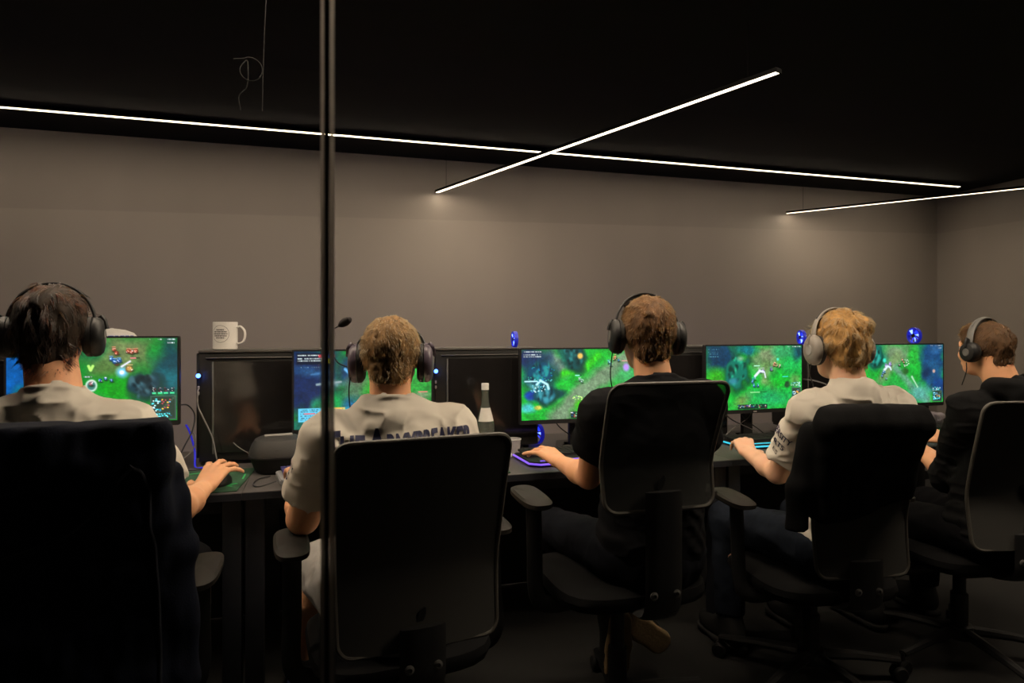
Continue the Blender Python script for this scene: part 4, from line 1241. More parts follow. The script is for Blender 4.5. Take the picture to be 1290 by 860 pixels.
REST = {'bend': ((.25, .30, .22), (.25, .32, .22), (.28, .34, .22), (.30, .34, .22)), 'arch': .014}
KEYS = {'bend': ((.30, .50, .35), (.28, .50, .35), (.30, .52, .35), (.34, .52, .35)), 'arch': .020}
MOUSE = {'bend': ((.10, .24, .15), (.10, .25, .15), (.16, .28, .16), (.22, .30, .16)), 'spread': (.30, .08, -.18, -.44), 'thumb': (1.05, .55), 'arch': .016}
WASD = {'bend': ((.12, .42, .25), (.06, .35, .22), (.14, .34, .22), (.05, .16, .1)), 'spread': (.30, .08, -.16, -.44), 'thumb': (1.0, .75), 'arch': .016}

def person(d):
    """builds one seated person: body, hair, clothes, shoes"""
    c, R = V3(*d['head']), head_rot(*d['rot'])
    g = d.get('hs', 1.0)
    def Hd(x, y, z): return c + R @ (V3(x, y, z) * g)
    N, SL, SR = V3(*d['neck']), V3(*d['sl']), V3(*d['sr'])
    pel = V3(*d['pelvis']); chest = (SL + SR) / 2 + V3(0, -.015, -.14)
    across = (SR - SL) / np.linalg.norm(SR - SL)
    B = d.get('bulk', 1.0)
    joints = [c, N, SL, SR, pel] + [V3(*d[k]) for k in ('el', 'er', 'wl', 'wr', 'tl', 'tr', 'kl', 'kr', 'al', 'ar')]
    lo = np.min(joints, 0) - V3(.17, .20, .10); hi = np.max(joints, 0) + V3(.17, .16, .16)
    lo[2] = max(lo[2], .0)
    origin = Vector((pel[0], pel[1], 0))
    s = Sdf(lo, hi, .0048)
    # head: skull, face, jaw, nose, brow, lips, ears
    s.ell(Hd(0, -.008, .012), V3(.076, .094, .088) * g, R, k=0)
    s.ell(Hd(0, .028, -.045), V3(.062, .066, .075) * g, R, k=.02)
    s.ell(Hd(0, .052, -.095), V3(.040, .040, .028) * g, R, k=.02)
    s.cone(Hd(0, .088, .0), Hd(0, .108, -.038), .008, .012, k=.010)
    s.ell(Hd(0, .100, -.042), V3(.017, .012, .010) * g, R, k=.006)
    s.cone(Hd(-.032, .078, .018), Hd(.032, .078, .018), .012, .012, k=.012)
    for sx in (-1, 1):
        s.ell(Hd(sx * .031, .095, .0), V3(.015, .012, .011) * g, R, k=.008, op='sub')
        s.ell(Hd(sx * .031, .080, .0065), V3(.0145, .0125, .0075) * g, R, k=.004); s.ell(Hd(sx * .031, .079, -.0085), V3(.0140, .0120, .0065) * g, R, k=.004)
        s.ell(Hd(sx * .080, -.006, -.018), V3(.0085, .021, .034) * g, R, k=.006)
        s.ell(Hd(sx * .088, -.003, -.016), V3(.004, .011, .020) * g, R, k=.004, op='sub')
        s.ell(Hd(sx * .045, .066, -.035), V3(.020, .018, .020) * g, R, k=.02)
    s.cone(Hd(-.018, .090, -.070), Hd(.018, .090, -.070), .0075, .0075, k=.008)
    s.cone(Hd(-.02, .1, -.0705), Hd(.02, .1, -.0705), .002, .002, k=.003, op='sub')
    # neck and shoulders
    base = Hd(0, -.028, -.055)
    nr = d.get('neck_r', .054)
    s.cone(base, N + V3(0, .0, -.03), nr * .98, nr * 1.08, k=.025)
    for S in (SL, SR):
        s.cone(N + V3(0, -.005, -.032), S + (N - S) * .12 + V3(0, 0, -.015), .043, .040, k=.03)
        s.ell(S, V3(.050, .048, .050) * B, k=.03)
    # trunk
    s.ell(chest, V3(.145, .092, .178) * B, k=.05)
    s.ell((chest + pel) / 2 + V3(0, .01, -.02), V3(.132, .098, .155) * B, k=.06)
    s.ell(pel + V3(0, .0, .02), V3(.160, .125, .105) * B, k=.05)
    # arms
    ar = d.get('arm', 1.0)
    for S, E, W, T, side, pose in ((SL, d['el'], d['wl'], d['tl'], -1, d['pl']), (SR, d['er'], d['wr'], d['tr'], 1, d['pr'])):
        E, W = V3(*E), V3(*W)
        mid = S + (E - S) * .5
        s.cone(S, mid, .050 * ar, .047 * ar, k=.03); s.cone(mid, E, .046 * ar, .038 * ar, k=.02)
        m2 = E + (W - E) * .32
        s.cone(E, m2, .037 * ar, .041 * ar, k=.02); s.cone(m2, W, .041 * ar, .0265 * ar, k=.015, squash=((0, 0, 1), 1.08))
        add_hand(s, W, T, side, pose, d.get('hand', 1.0))
    # legs
    for sx, K, A in ((-1, d['kl'], d['al']), (1, d['kr'], d['ar'])):
        K, A = V3(*K), V3(*A)
        hip = pel + V3(sx * .09, .02, .0)
        s.cone(hip, K, .078, .056, k=.04)
        m3 = K + (A - K) * .3 + V3(0, -.012, 0)
        s.cone(K, m3, .052, .052, k=.02); s.cone(m3, A, .052, .036, k=.02)
    s.cutmax(lambda x, y, z: (.03 - z) + 0 * x + 0 * y)
    body = link('person', s.mesh('person', origin), d['skin'], None, origin)
    tag(body, d['label'], 'person', 'players at the desks')
    for sx in (-1, 1):
        e = MB().lathe([(0, .0124), (.0064, .0106)], 16).lathe([(.0064, .0106), (.0088, .0086), (.0122, 0), (.0088, -.0086), (0, -.0122)], 16)
        o = e.build('eye', M['eye_white'], body)
        o.data.transform(Matrix(R.tolist()).to_4x4() @ Matrix.Rotation(-PI / 2, 4, 'X') @ Matrix.Scale(g, 4)); o.location = Vector(Hd(sx * .031, .0790, -.001)) - origin
        o.data.materials.append(M['iris'])
        for p in o.data.polygons:
            if p.index < 16: p.material_index = 1
    # ---------------- hair
    hd = d['hair']
    h = Sdf(c - V3(.16, .17, .17), c + V3(.16, .17, .17), .0042)
    th = hd['th']
    h.ell(Hd(0, -.012, .014), (V3(.0775, .095, .0885) + V3(th * hd.get('side', .7), th, th * hd.get('top', 1.0))) * g, R, k=0)
    for (p, r) in hd.get('lumps', ()):
        h.ell(Hd(*p), V3(*r) * g, R, k=.02)
    if hd.get('nape'):
        h.ell(Hd(0, -.060, -.065), V3(.052, .038, .045) * g, R, k=.025)
    am, fq = hd['amp'], hd['freq']
    st = hd.get('stretch', (1, .35, .45))
    def hn(p):
        q = ((p - c) @ R) / g
        q2 = q + .012 * np.stack([vnoise(q * 28, 5), vnoise(q * 28, 6), vnoise(q * 28, 7)], 1)
        v = vnoise(q2 * np.array(st) * fq, hd['seed']) * am + vnoise(q2 * np.array(st) * fq * 2.3, hd['seed'] + 1) * am * .55
        return v - .2 * am
    h.band(hn, .03)
    zn = hd.get('nape_z', -.088)
    def cutf(x, y, z):
        X, Y, Z = x - c[0], y - c[1], z - c[2]
        lx = (R[0, 0] * X + R[1, 0] * Y + R[2, 0] * Z) / g; ly = (R[0, 1] * X + R[1, 1] * Y + R[2, 1] * Z) / g; lz = (R[0, 2] * X + R[1, 2] * Y + R[2, 2] * Z) / g
        zb = np.interp(ly.ravel(), [-.13, -.080, -.056, -.032, .0, .030, .048, .066, .085, .11], [zn, zn + .006, -.066, -.040, -.022, -.030, -.005, .045, .060, .075]).reshape(ly.shape)
        return (zb - lz) * .75
    h.cutmax(cutf)
    if hd.get('notch'):                     # shaved line
        for (p, q, rr) in hd['notch']:
            h.cone(Hd(*p), Hd(*q), rr, rr * .8, k=.002, op='sub')
    hair = link('hair', h.mesh('hair', origin), d['hair_m'], body)
    if hd.get('strands'):
        me = hair.data
        n = len(me.vertices)
        co = np.empty(n * 3, np.float32); me.vertices.foreach_get('co', co); co = co.reshape(-1, 3)
        no = np.empty(n * 3, np.float32); me.vertices.foreach_get('normal', no); no = no.reshape(-1, 3)
        rg = np.random.default_rng(hd['seed'])
        loc = (co + np.array(origin) - c) @ R / g
        ok = np.where((no @ R[:, 2] > -.75))[0]
        pick = rg.choice(ok, hd['strands'])
        jit = rg.normal(0, .0016, (len(pick), 3))
        p0 = co[pick] - no[pick] * .004 + jit
        ll = loc[pick]
        crown = np.array([.01, -.055, .085])
        away = ll - crown; away /= np.linalg.norm(away, axis=1, keepdims=True) + 1e-6
        flow = away @ R.T
        nn = no[pick]
        flow = flow - nn * (flow * nn).sum(1, keepdims=True)
        flow /= np.linalg.norm(flow, axis=1, keepdims=True) + 1e-6
        swirl = np.stack([vnoise(ll * 22, 31), vnoise(ll * 22, 32), vnoise(ll * 22, 33)], 1)
        L = hd['len'] * rg.uniform(.6, 1.15, len(pick))[:, None]
        lift = hd.get('lift', .3)
        d1 = flow * (1 - lift * .6) + nn * lift + .35 * swirl + rg.normal(0, .12, nn.shape)
        d1 /= np.linalg.norm(d1, axis=1, keepdims=True)
        d2 = d1 * .8 - nn * .30 + .25 * swirl + np.array([0, 0, -.18])
        d2 /= np.linalg.norm(d2, axis=1, keepdims=True)
        d3 = d2 * .8 - nn * .25 + np.array([0, 0, -.2])
        d3 /= np.linalg.norm(d3, axis=1, keepdims=True)
        if hd.get('notch'):
            keep = np.ones(len(pick), bool)
            for (na, nb, rr) in hd['notch']:
                na, nb = np.array(na), np.array(nb)
                tt = np.clip(((ll - na) @ (nb - na)) / ((nb - na) @ (nb - na)), 0, 1)[:, None]
                dist = np.linalg.norm(ll - na - (nb - na) * tt, axis=1)
                keep &= dist > rr + .006
            p0, d1, d2, d3, L, pick = p0[keep], d1[keep], d2[keep], d3[keep], L[keep], pick[keep]
        P = np.stack([p0, p0 + d1 * L * .34, p0 + (d1 + d2) * L * .34, p0 + (d1 + d2 + d3) * L * .33], 1)
        hc = bpy.data.hair_curves.new('hair_strands')
        hc.add_curves([4] * len(pick))
        hc.attributes['position'].data.foreach_set('vector', P.astype(np.float32).ravel())
        ra = hc.attributes.get('radius') or hc.attributes.new('radius', 'FLOAT', 'POINT')
        ra.data.foreach_set('value', np.tile(np.array([.0007, .0007, .00055, .00015], np.float32), len(pick)))
        ho = bpy.data.objects.new('hair_strands', hc)
        COL.objects.link(ho); ho.parent = hair
        hc.materials.append(d['strand_m'])
    # ---------------- upper garment
    sh = d['shirt']
    t = Sdf(np.minimum.reduce([SL, SR, pel, V3(*d['el']), V3(*d['er']), N]) - V3(.14, .20, .02), np.maximum.reduce([SL, SR, pel, V3(*d['el']), V3(*d['er']), N]) + V3(.14, .16, .12), .0052)
    lo_ = sh.get('loose', .014)
    t.ell(chest, V3(.158, .105, .19) * B + V3(.012, lo_, .012), k=.05)
    t.ell((chest + pel) / 2 + V3(0, .01, -.02), V3(.142, .108, .16) * B + lo_ + .004, k=.06)
    t.ell(pel + V3(0, .0, .03), V3(.160, .125, .105) * B + .012, k=.05)
    for S in (SL, SR):
        t.cone(N + V3(0, -.01, -.022), S + (N - S) * .12 + V3(0, 0, -.008), .060, .058, k=.04)
        t.ell(S, V3(.068, .064, .068) * B, k=.03)
    for S, E, W in ((SL, V3(*d['el']), V3(*d['wl'])), (SR, V3(*d['er']), V3(*d['wr']))):
        q = sh['sleeve']
        r0, r1 = sh.get('sr', (.066, .066))
        if q <= 1:
            t.cone(S, S + (E - S) * q, r0 * ar, r1 * ar, k=.025, flat=True)
            e = S + (E - S) * q; dv = (E - S) / np.linalg.norm(E - S)
            t.cone(e - dv * .020, e, r1 * ar + .0022, r1 * ar + .0022, k=.0, flat=True)     # stitched hem
        else:
            t.cone(S, E, r0 * ar, r1 * ar, k=.025)
            e = E + (W - E) * (q - 1); dv = (W - E) / np.linalg.norm(W - E)
            t.cone(E, e, r1 * ar, .052 * ar, k=.02, flat=True)
            t.cone(e - dv * .03, e, .053 * ar, .050 * ar, k=.004, flat=True)
    def wr(p):
        q = p - chest
        a = vnoise(q * np.array([9, 9, 16]), sh['seed']) * sh['wr']
        w_ = q + .03 * np.stack([vnoise(q * 11, 1), vnoise(q * 11, 2), vnoise(q * 11, 3)], 1)
        a += np.sin((w_[:, 0] * .7 + w_[:, 2]) * 115 + 4 * vnoise(q * 7, 4)) * sh['wr'] * .45 * np.clip(vnoise(q * 8, 9) + .35, 0, 1)
        a += (1 - np.abs(vnoise(q * np.array([20, 20, 34]), sh['seed'] + 3))) ** 4 * -sh['wr'] * .6
        return a
    t.band(wr, .025)
    Rn = head_rot(0, d.get('collar_pitch', .35))
    if sh.get('hood'):
        for k in range(14):
            a = -PI * .98 + PI * .96 * k / 13 + PI * .01
            a2 = a + PI * .96 / 13
            f_ = lambda a: N + V3(math.cos(a) * .098, math.sin(a) * .082 - .012, .005 + .012 * math.sin(a))
            t.cone(f_(a), f_(a2), .033, .033, k=.02)
        t.ell(N + V3(0, -.085, -.055), V3(.105, .036, .075), k=.03)
        t.band(lambda p: .006 * vnoise((p - N) * np.array([14, 14, 40]), 77) * (p[:, 2] > N[2] - .12), .02)
    else:
        t.ring(N + V3(0, .0, .000), Rn, nr + .011, nr + .009, .0075, k=.002)
        t.cone(base + V3(0, 0, 0), N + V3(0, .0, -.005), nr + .0015, nr + .0035, k=.003, op='sub')
    shirt = link(sh['name'], t.mesh(sh['name'], origin), d['shirt_m'], body)
    # ---------------- trousers
    tr = d['legs']
    kn = V3(*d['kl']), V3(*d['kr'])
    lo2 = np.minimum.reduce([pel, *kn, V3(*d['al']), V3(*d['ar'])]) - V3(.2, .18, .12); hi2 = np.maximum.reduce([pel, *kn]) + V3(.2, .14, .12)
    hi2[1] = max(hi2[1], d['al'][1] + .12, d['ar'][1] + .12); lo2[2] = max(lo2[2], .0)
    p = Sdf(lo2, hi2, .0065)
    p.ell(pel + V3(0, .0, .0), V3(.160, .125, .105) * B + .014, k=0)
    for sx, K, A in ((-1, d['kl'], d['al']), (1, d['kr'], d['ar'])):
        K, A = V3(*K), V3(*A); hip = pel + V3(sx * .09, .02, .0)
        if tr['len'] < 1:
            p.cone(hip, hip + (K - hip) * .97, .092, .082, k=.04, flat=True)
        else:
            p.cone(hip, K, .090, .070, k=.04)
            p.cone(K, K + (A - K) * tr['len2'], .068, .056, k=.025, flat=True)
    p.band(lambda q: .005 * vnoise(q * np.array([18, 18, 30]), 41) - .003 * (1 - np.abs(vnoise(q * 26, 43))) ** 3, .025)
    p.cutmax(lambda x, y, z: (z - pel[2] - .085) + 0 * x + 0 * y)
    link(tr['name'], p.mesh(tr['name'], origin), d['legs_m'], body)
    # ---------------- shoes
    for sx, A, sd in ((-1, V3(*d['al']), d['shoe_dir'][0]), (1, V3(*d['ar']), d['shoe_dir'][1])):
        fw, up = (V3(*q) for q in sd)
        fw /= np.linalg.norm(fw); up = up - fw * (up @ fw); up /= np.linalg.norm(up); rt = np.cross(fw, up)
        RS = np.stack([rt, fw, up], 1)
        def Q(x, y, z): return A + RS @ V3(x, y, z)
        f = Sdf(A - .26, A + .26, .006)
        f.ell(Q(0, .10, -.045), V3(.046, .105, .042), RS, k=0); f.ell(Q(0, -.01, -.035), V3(.040, .062, .055), RS, k=.03)
        f.cone(Q(0, -.015, -.02), Q(0, -.01, .020), .044, .042, k=.02); f.cone(Q(0, .12, -.045), Q(0, .03, -.005), .03, .038, k=.03)
        f.cutmax(lambda x, y, z: -((x - Q(0, 0, -.072)[0]) * up[0] + (y - Q(0, 0, -.072)[1]) * up[1] + (z - Q(0, 0, -.072)[2]) * up[2]))
        so = link('shoe', f.mesh('shoe', origin), d['shoe_m'], body)
        g2 = Sdf(A - .26, A + .26, .006)
        g2.cone(Q(0, .155, -.074), Q(0, .06, -.074), .046, .042, k=.0); g2.cone(Q(0, .06, -.074), Q(0, -.04, -.074), .040, .040, k=.03)
        n0 = Q(0, 0, -.068); n1 = Q(0, 0, -.090)
        g2.cutmax(lambda x, y, z: ((x - n0[0]) * up[0] + (y - n0[1]) * up[1] + (z - n0[2]) * up[2]))
        g2.cutmax(lambda x, y, z: -((x - n1[0]) * up[0] + (y - n1[1]) * up[1] + (z - n1[2]) * up[2]))
        link('sole', g2.mesh('sole', origin), d['sole_m'], so)
        if d.get('socks'):
            K = V3(*(d['kl'] if sx < 0 else d['kr']))
            q = Sdf(A - .16, A + .2, .006); q.cone(A, A + (K - A) * .22, .046, .047, k=0, flat=True)
            link('sock', q.mesh('sock', origin), d['socks'], body)
    return body, shirt, c, R, g

M['eye_white'] = mat('eye_white', (.7, .68, .65), .25, noise=.02)
M['iris'] = mat('iris', (.06, .05, .04), .25, noise=.1)
def hair_bsdf(name, melanin, red, rough=.35):
    m = bpy.data.materials.new(name); m.use_nodes = True
    nt = m.node_tree
    h = nt.nodes.new('ShaderNodeBsdfHairPrincipled')
    h.parametrization = 'MELANIN'
    for k, v in (('Melanin', melanin), ('Melanin Redness', red), ('Roughness', rough), ('Radial Roughness', .5), ('Random Color', .25), ('Random Roughness', .2)):
        if k in h.inputs: h.inputs[k].default_value = v
    nt.links.new(h.outputs[0], nt.nodes['Material Output'].inputs['Surface'])
    return m
def hair_mat(name, col):
    return mat(name, col, .7, spec=.2, noise=.45, scale=90, bump=.9, bscale=260, stretch=(1, .5, .35))

SKIN = skin('skin_light', (.70, .36, .20)); SKIN2 = skin('skin_fair', (.72, .42, .28))
M['jersey'] = mat('white_jersey', (.78, .72, .63), .8, noise=.04, scale=12, bump=.25, bscale=700, sheen=.1)
M['black_tee'] = mat('black_tshirt_cotton', (.0035, .0035, .0045), .9, spec=.12, noise=.2, bump=.3, bscale=600)
M['hoodie'] = mat('black_hoodie_fleece', (.0045, .0045, .005), .92, spec=.12, noise=.2, bump=.4, bscale=400)
M['dark_trousers'] = mat('dark_trousers', (.003, .003, .004), .9, spec=.12, noise=.2, bump=.3, bscale=300)
M['denim_dark'] = mat('dark_denim', (.003, .0036, .006), .9, spec=.12, noise=.35, scale=60, bump=.4, bscale=500)
M['denim_light'] = mat('light_denim', (.009, .012, .019), .9, spec=.12, noise=.2, scale=60, bump=.4, bscale=500)
M['shorts_white'] = mat('white_shorts', (.30, .29, .28), .85, noise=.05, bump=.3, bscale=400)
M['blue_suede'] = mat('navy_shoe', (.012, .020, .07), .7, noise=.2)
M['black_shoe'] = mat('black_shoe', (.012, .012, .012), .6, noise=.2)
M['tan_sole'] = mat('gum_sole', (.36, .25, .13), .7, noise=.15, scale=120, bump=.6, bscale=120)
M['dark_sole'] = mat('dark_sole', (.02, .02, .02), .8, noise=.1)
M['sock'] = mat('black_sock', (.012, .012, .015), .9, noise=.1, bump=.4)

FWD = ((0, 1, 0), (0, 0, 1))
people = {}
# the person at the left edge
people['one'] = person(dict(
    label='person in white jersey with shaggy dark brown hair at the left edge',
    head=(-.640, 1.79, 1.276), rot=(.16, .06, 0), hs=.90, neck=(-.612, 1.735, 1.125), sl=(-.80, 1.735, 1.03), sr=(-.470, 1.735, 1.030), pelvis=(-.61, 1.76, .56),
    el=(-.92, 1.93, .78), er=(-.388, 1.935, .785), wl=(-.86, 2.22, .775), wr=(-.375, 2.205, .775), tl=(-.80, 2.40, .79), tr=(-.325, 2.40, .815),
    pl=KEYS, pr=MOUSE, hand=1.08, kl=(-.80, 2.2, .53), kr=(-.42, 2.2, .53), al=(-.80, 2.22, .10), ar=(-.44, 2.25, .10), skin=SKIN,
    hair=dict(th=.014, side=.4, amp=.006, freq=45, seed=21, nape=True, nape_z=-.118, strands=6000, len=.040, lift=.04, lumps=(((.0, .03, .085), (.06, .06, .025)),)),
    hair_m=hair_mat('dark_brown_hair', (.016, .009, .005)), strand_m=hair_bsdf('dark_brown_strands', .88, .75),
    shirt=dict(name='jersey', sleeve=.62, seed=12, wr=.0095, loose=.020, sr=(.064, .064)), shirt_m=M['jersey'],
    legs=dict(name='trousers', len=1, len2=.9), legs_m=M['dark_trousers'], shoe_dir=(FWD, FWD), shoe_m=M['black_shoe'], sole_m=M['dark_sole']))
# the person with the lettered shirt back
people['two'] = person(dict(
    label='person with lettering across the white shirt back and a shaved line in short hair',
    head=(.170, 1.80, 1.203), rot=(-.17, .22, 0), hs=.98, neck=(.165, 1.748, 1.078), sl=(.000, 1.755, .985), sr=(.338, 1.765, .992), pelvis=(.19, 1.77, .50),
    el=(-.066, 1.885, .745), er=(.455, 1.90, .74), wl=(-.085, 2.17, .775), wr=(.435, 2.17, .775), tl=(-.105, 2.36, .80), tr=(.455, 2.36, .805),
    pl=KEYS, pr=MOUSE, hand=1.0, kl=(-.03, 2.20, .50), kr=(.36, 2.22, .50), al=(-.085, 2.28, .10), ar=(.36, 2.26, .10), skin=SKIN, arm=1.12, bulk=1.06,
    hair=dict(th=.008, side=.5, amp=.0032, freq=85, seed=33, nape=True, nape_z=-.098, strands=5200, len=.016, lift=.55, notch=(((-.078, -.072, -.032), (-.002, -.112, -.030), .010), ((-.074, -.075, -.058), (-.012, -.105, -.058), .005))),
    hair_m=hair_mat('light_brown_hair', (.15, .085, .034)), strand_m=hair_bsdf('light_brown_strands', .22, .40),
    shirt=dict(name='jersey', sleeve=.66, seed=7, wr=.0085, loose=.014, sr=(.062, .066)), shirt_m=M['jersey'],
    legs=dict(name='shorts', len=.9), legs_m=M['shorts_white'], shoe_dir=(FWD, FWD), shoe_m=M['blue_suede'], sole_m=M['dark_sole'], socks=M['sock']))
# the person in the black t-shirt
people['three'] = person(dict(
    label='person in black t-shirt, left hand on the violet keyboard',
    head=(.962, 1.80, 1.268), rot=(-.22, .02, .03), hs=1.0, neck=(.962, 1.745, 1.118), sl=(.792, 1.76, 1.025), sr=(1.135, 1.755, 1.045), pelvis=(.96, 1.78, .58),
    el=(.835, 1.965, .785), er=(1.21, 1.93, .78), wl=(.808, 2.16, .795), wr=(1.27, 2.18, .775), tl=(.765, 2.35, .80), tr=(1.29, 2.36, .80),
    pl=WASD, pr=MOUSE, hand=1.06, kl=(.80, 2.22, .54), kr=(1.14, 2.22, .54), al=(.93, 2.0, .30), ar=(1.03, 2.12, .255), skin=SKIN,
    hair=dict(th=.009, side=.55, amp=.004, freq=80, seed=45, nape=True, nape_z=-.102, strands=5200, len=.017, lift=.5),
    hair_m=hair_mat('brown_hair', (.085, .042, .017)), strand_m=hair_bsdf('brown_strands', .42, .6),
    shirt=dict(name='tshirt', sleeve=.48, seed=17, wr=.0065, loose=.016, sr=(.064, .074)), shirt_m=M['black_tee'],
    legs=dict(name='trousers', len=1, len2=.82), legs_m=M['denim_dark'], shoe_dir=(((.1, .35, -1), (0, 1, .4)), ((.8, .15, -.62), (.05, 1, .15))), shoe_m=M['black_shoe'], sole_m=M['tan_sole']))
# the blond person
people['four'] = person(dict(
    label='blond person in white jersey with lettering on the sleeve, wearing a grey headset',
    head=(1.698, 1.80, 1.222), rot=(-.16, .06, .0), hs=.94, neck=(1.70, 1.745, 1.085), sl=(1.558, 1.77, .995), sr=(1.895, 1.765, 1.00), pelvis=(1.70, 1.79, .53),
    el=(1.590, 1.975, .748), er=(1.975, 1.94, .75), wl=(1.605, 2.17, .785), wr=(2.18, 2.18, .775), tl=(1.69, 2.345, .80), tr=(2.23, 2.35, .80),
    pl=KEYS, pr=MOUSE, hand=1.0, kl=(1.55, 2.22, .51), kr=(1.90, 2.22, .51), al=(1.55, 2.2, .10), ar=(1.92, 2.24, .10), skin=SKIN2,
    hair=dict(th=.015, side=.45, top=1.4, amp=.0085, freq=60, seed=52, nape=True, nape_z=-.088, strands=6000, len=.034, lift=.16, lumps=(((.0, -.01, .092), (.05, .06, .026)), ((.03, -.06, .06), (.045, .05, .04)))),
    hair_m=hair_mat('blond_hair', (.26, .145, .050)), strand_m=hair_bsdf('blond_strands', .17, .35),
    shirt=dict(name='jersey', sleeve=.70, seed=27, wr=.010, loose=.014, sr=(.062, .068)), shirt_m=M['jersey'],
    legs=dict(name='trousers', len=1, len2=.9), legs_m=M['denim_light'], shoe_dir=(FWD, FWD), shoe_m=M['black_shoe'], sole_m=M['dark_sole']))
# the person in the hoodie
people['five'] = person(dict(
    label='person in black hoodie with pushed-up sleeves and short brown hair at the right edge',
    head=(2.372, 1.80, 1.208), rot=(.02, .04, .0), hs=.85, neck=(2.395, 1.735, 1.065), sl=(2.245, 1.755, .965), sr=(2.58, 1.75, .981), pelvis=(2.38, 1.77, .51),
    el=(2.365, 1.93, .705), er=(2.68, 1.93, .73), wl=(2.425, 2.15, .778), wr=(2.68, 2.2, .775), tl=(2.475, 2.34, .80), tr=(2.68, 2.37, .80),
    pl=KEYS, pr=REST, hand=1.0, kl=(2.24, 2.22, .49), kr=(2.58, 2.22, .49), al=(2.24, 2.2, .10), ar=(2.58, 2.24, .10), skin=SKIN, bulk=1.06, arm=1.05,
    hair=dict(th=.008, side=.5, amp=.004, freq=75, seed=63, nape=True, nape_z=-.098, strands=5200, len=.016, lift=.4, lumps=(((.0, .05, .075), (.05, .04, .028)),)),
    hair_m=hair_mat('medium_brown_hair', (.060, .032, .015)), strand_m=hair_bsdf('medium_brown_strands', .52, .55),
    shirt=dict(name='hoodie', sleeve=1.16, seed=37, wr=.008, loose=.022, sr=(.074, .066), hood=True), shirt_m=M['hoodie'],
    legs=dict(name='trousers', len=1, len2=.9), legs_m=M['dark_trousers'], shoe_dir=(FWD, FWD), shoe_m=M['black_shoe'], sole_m=M['dark_sole']))

# ------------------------------------------------------------------ printing on the shirts
def lettering(shirt, text, o, ux, uz, n, height, width, m, bold=.012, lift=.0016):
    """flat letters laid onto the cloth: o is the centre, n the direction in which they are pressed on"""
    org = world_origin(shirt)
    bv = BVHTree.FromPolygons([v.co + org for v in shirt.data.vertices], [p.vertices[:] for p in shirt.data.polygons])
    o, ux, uz, n = Vector(o), Vector(ux).normalized(), Vector(uz).normalized(), Vector(n).normalized()
    def place(x, y):
        h = bv.ray_cast(o + ux * x + uz * y - n * .4, n, .8)
        return None if h[0] is None else h[0] + h[1] * lift - n * .0006 - org
    return outline_letters(shirt, text, height, width, m, bold, place)

def outline_letters(shirt, text, height, width, m, bold, place):
    cu = bpy.data.curves.new('lettering_outline', 'FONT')
    cu.body = text; cu.align_x = 'CENTER'; cu.align_y = 'CENTER'; cu.offset = bold; cu.size = 1
    to = bpy.data.objects.new('lettering_outline', cu)
    COL.objects.link(to)
    bpy.context.view_layer.update()
    me = bpy.data.meshes.new_from_object(to.evaluated_get(bpy.context.evaluated_depsgraph_get()))
    bpy.data.objects.remove(to)
    bm = bmesh.new(); bm.from_mesh(me)
    bpy.data.meshes.remove(me)
    xs = [v.co.x for v in bm.verts]; ys = [v.co.y for v in bm.verts]
    cx, cyy, w_, h_ = (max(xs) + min(xs)) / 2, (max(ys) + min(ys)) / 2, max(xs) - min(xs), max(ys) - min(ys)
    for v in bm.verts: v.co = Vector(((v.co.x - cx) / w_ * width, (v.co.y - cyy) / h_ * height, 0))
    step = .008
    for ax, L in ((0, width), (1, height)):
        k = -L / 2 + step
        while k < L / 2:
            co = [0, 0, 0]; co[ax] = k; nn = [0, 0, 0]; nn[ax] = 1
            bmesh.ops.bisect_plane(bm, geom=bm.verts[:] + bm.edges[:] + bm.faces[:], plane_co=co, plane_no=nn)
            k += step
    bad = []
    for v in bm.verts:
        q = place(v.co.x, v.co.y)
        if q is None: bad.append(v)
        else: v.co = q
    bmesh.ops.delete(bm, geom=bad, context='VERTS')
    me = bpy.data.meshes.new('lettering')
    bm.to_mesh(me); bm.free()
    return link('lettering', me, m, shirt, (0, 0, 0))

s2 = people['two'][1]
back = (0, 1, .0)
# small capitals with a larger first letter in each word, rising slightly to the right
u2, z2 = (1, 0, .035), (0, 0, 1)
def b2(x, z): return (x, 1.6, z)
lettering(s2, 'T', b2(.012, .981), u2, z2, back, .070, .040, M['ink'], .045)
lettering(s2, 'HE', b2(.062, .977), u2, z2, back, .054, .062, M['ink'], .045)
lettering(s2, 'A', b2(.122, .986), u2, z2, back, .074, .046, M['ink'], .045)
lettering(s2, 'RMYBREAKER', b2(.262, .984), u2, z2, back, .056, .232, M['ink'], .045)
def sleeve_print(shirt, text, S, E, t, n0, height, width, m, bold=.02, lift=.0016):
    """letters wrapped round a sleeve: baseline around the arm, tops towards the shoulder"""
    S, E = Vector(S), Vector(E)
    a = (S - E).normalized()
    e1 = Vector(n0); e1 = (e1 - a * e1.dot(a)).normalized()
    e2 = a.cross(e1)
    org = world_origin(shirt)
    bv = BVHTree.FromPolygons([v.co + org for v in shirt.data.vertices], [p.vertices[:] for p in shirt.data.polygons])
    o = S + (E - S) * t
    hit = bv.ray_cast(o + e1 * .25, -e1, .3)
    rad = (hit[0] - o).length if hit[0] else .07
    def place(x, y):
        ph = x / rad
        n = e1 * math.cos(ph) + e2 * math.sin(ph)
        p = o + a * y
        h = bv.ray_cast(p + n * .16, -n, .2)
        return None if h[0] is None else h[0] + n * lift - org
    return outline_letters(shirt, text, height, width, m, bold, place)
ARM_OUT = (-.85, .52, 0)
e4, sl4 = (1.590, 1.975, .748), (1.558, 1.77, .995)
s4 = people['four'][1]
e2_, sl2_ = (-.066, 1.885, .745), (.000, 1.755, .985)
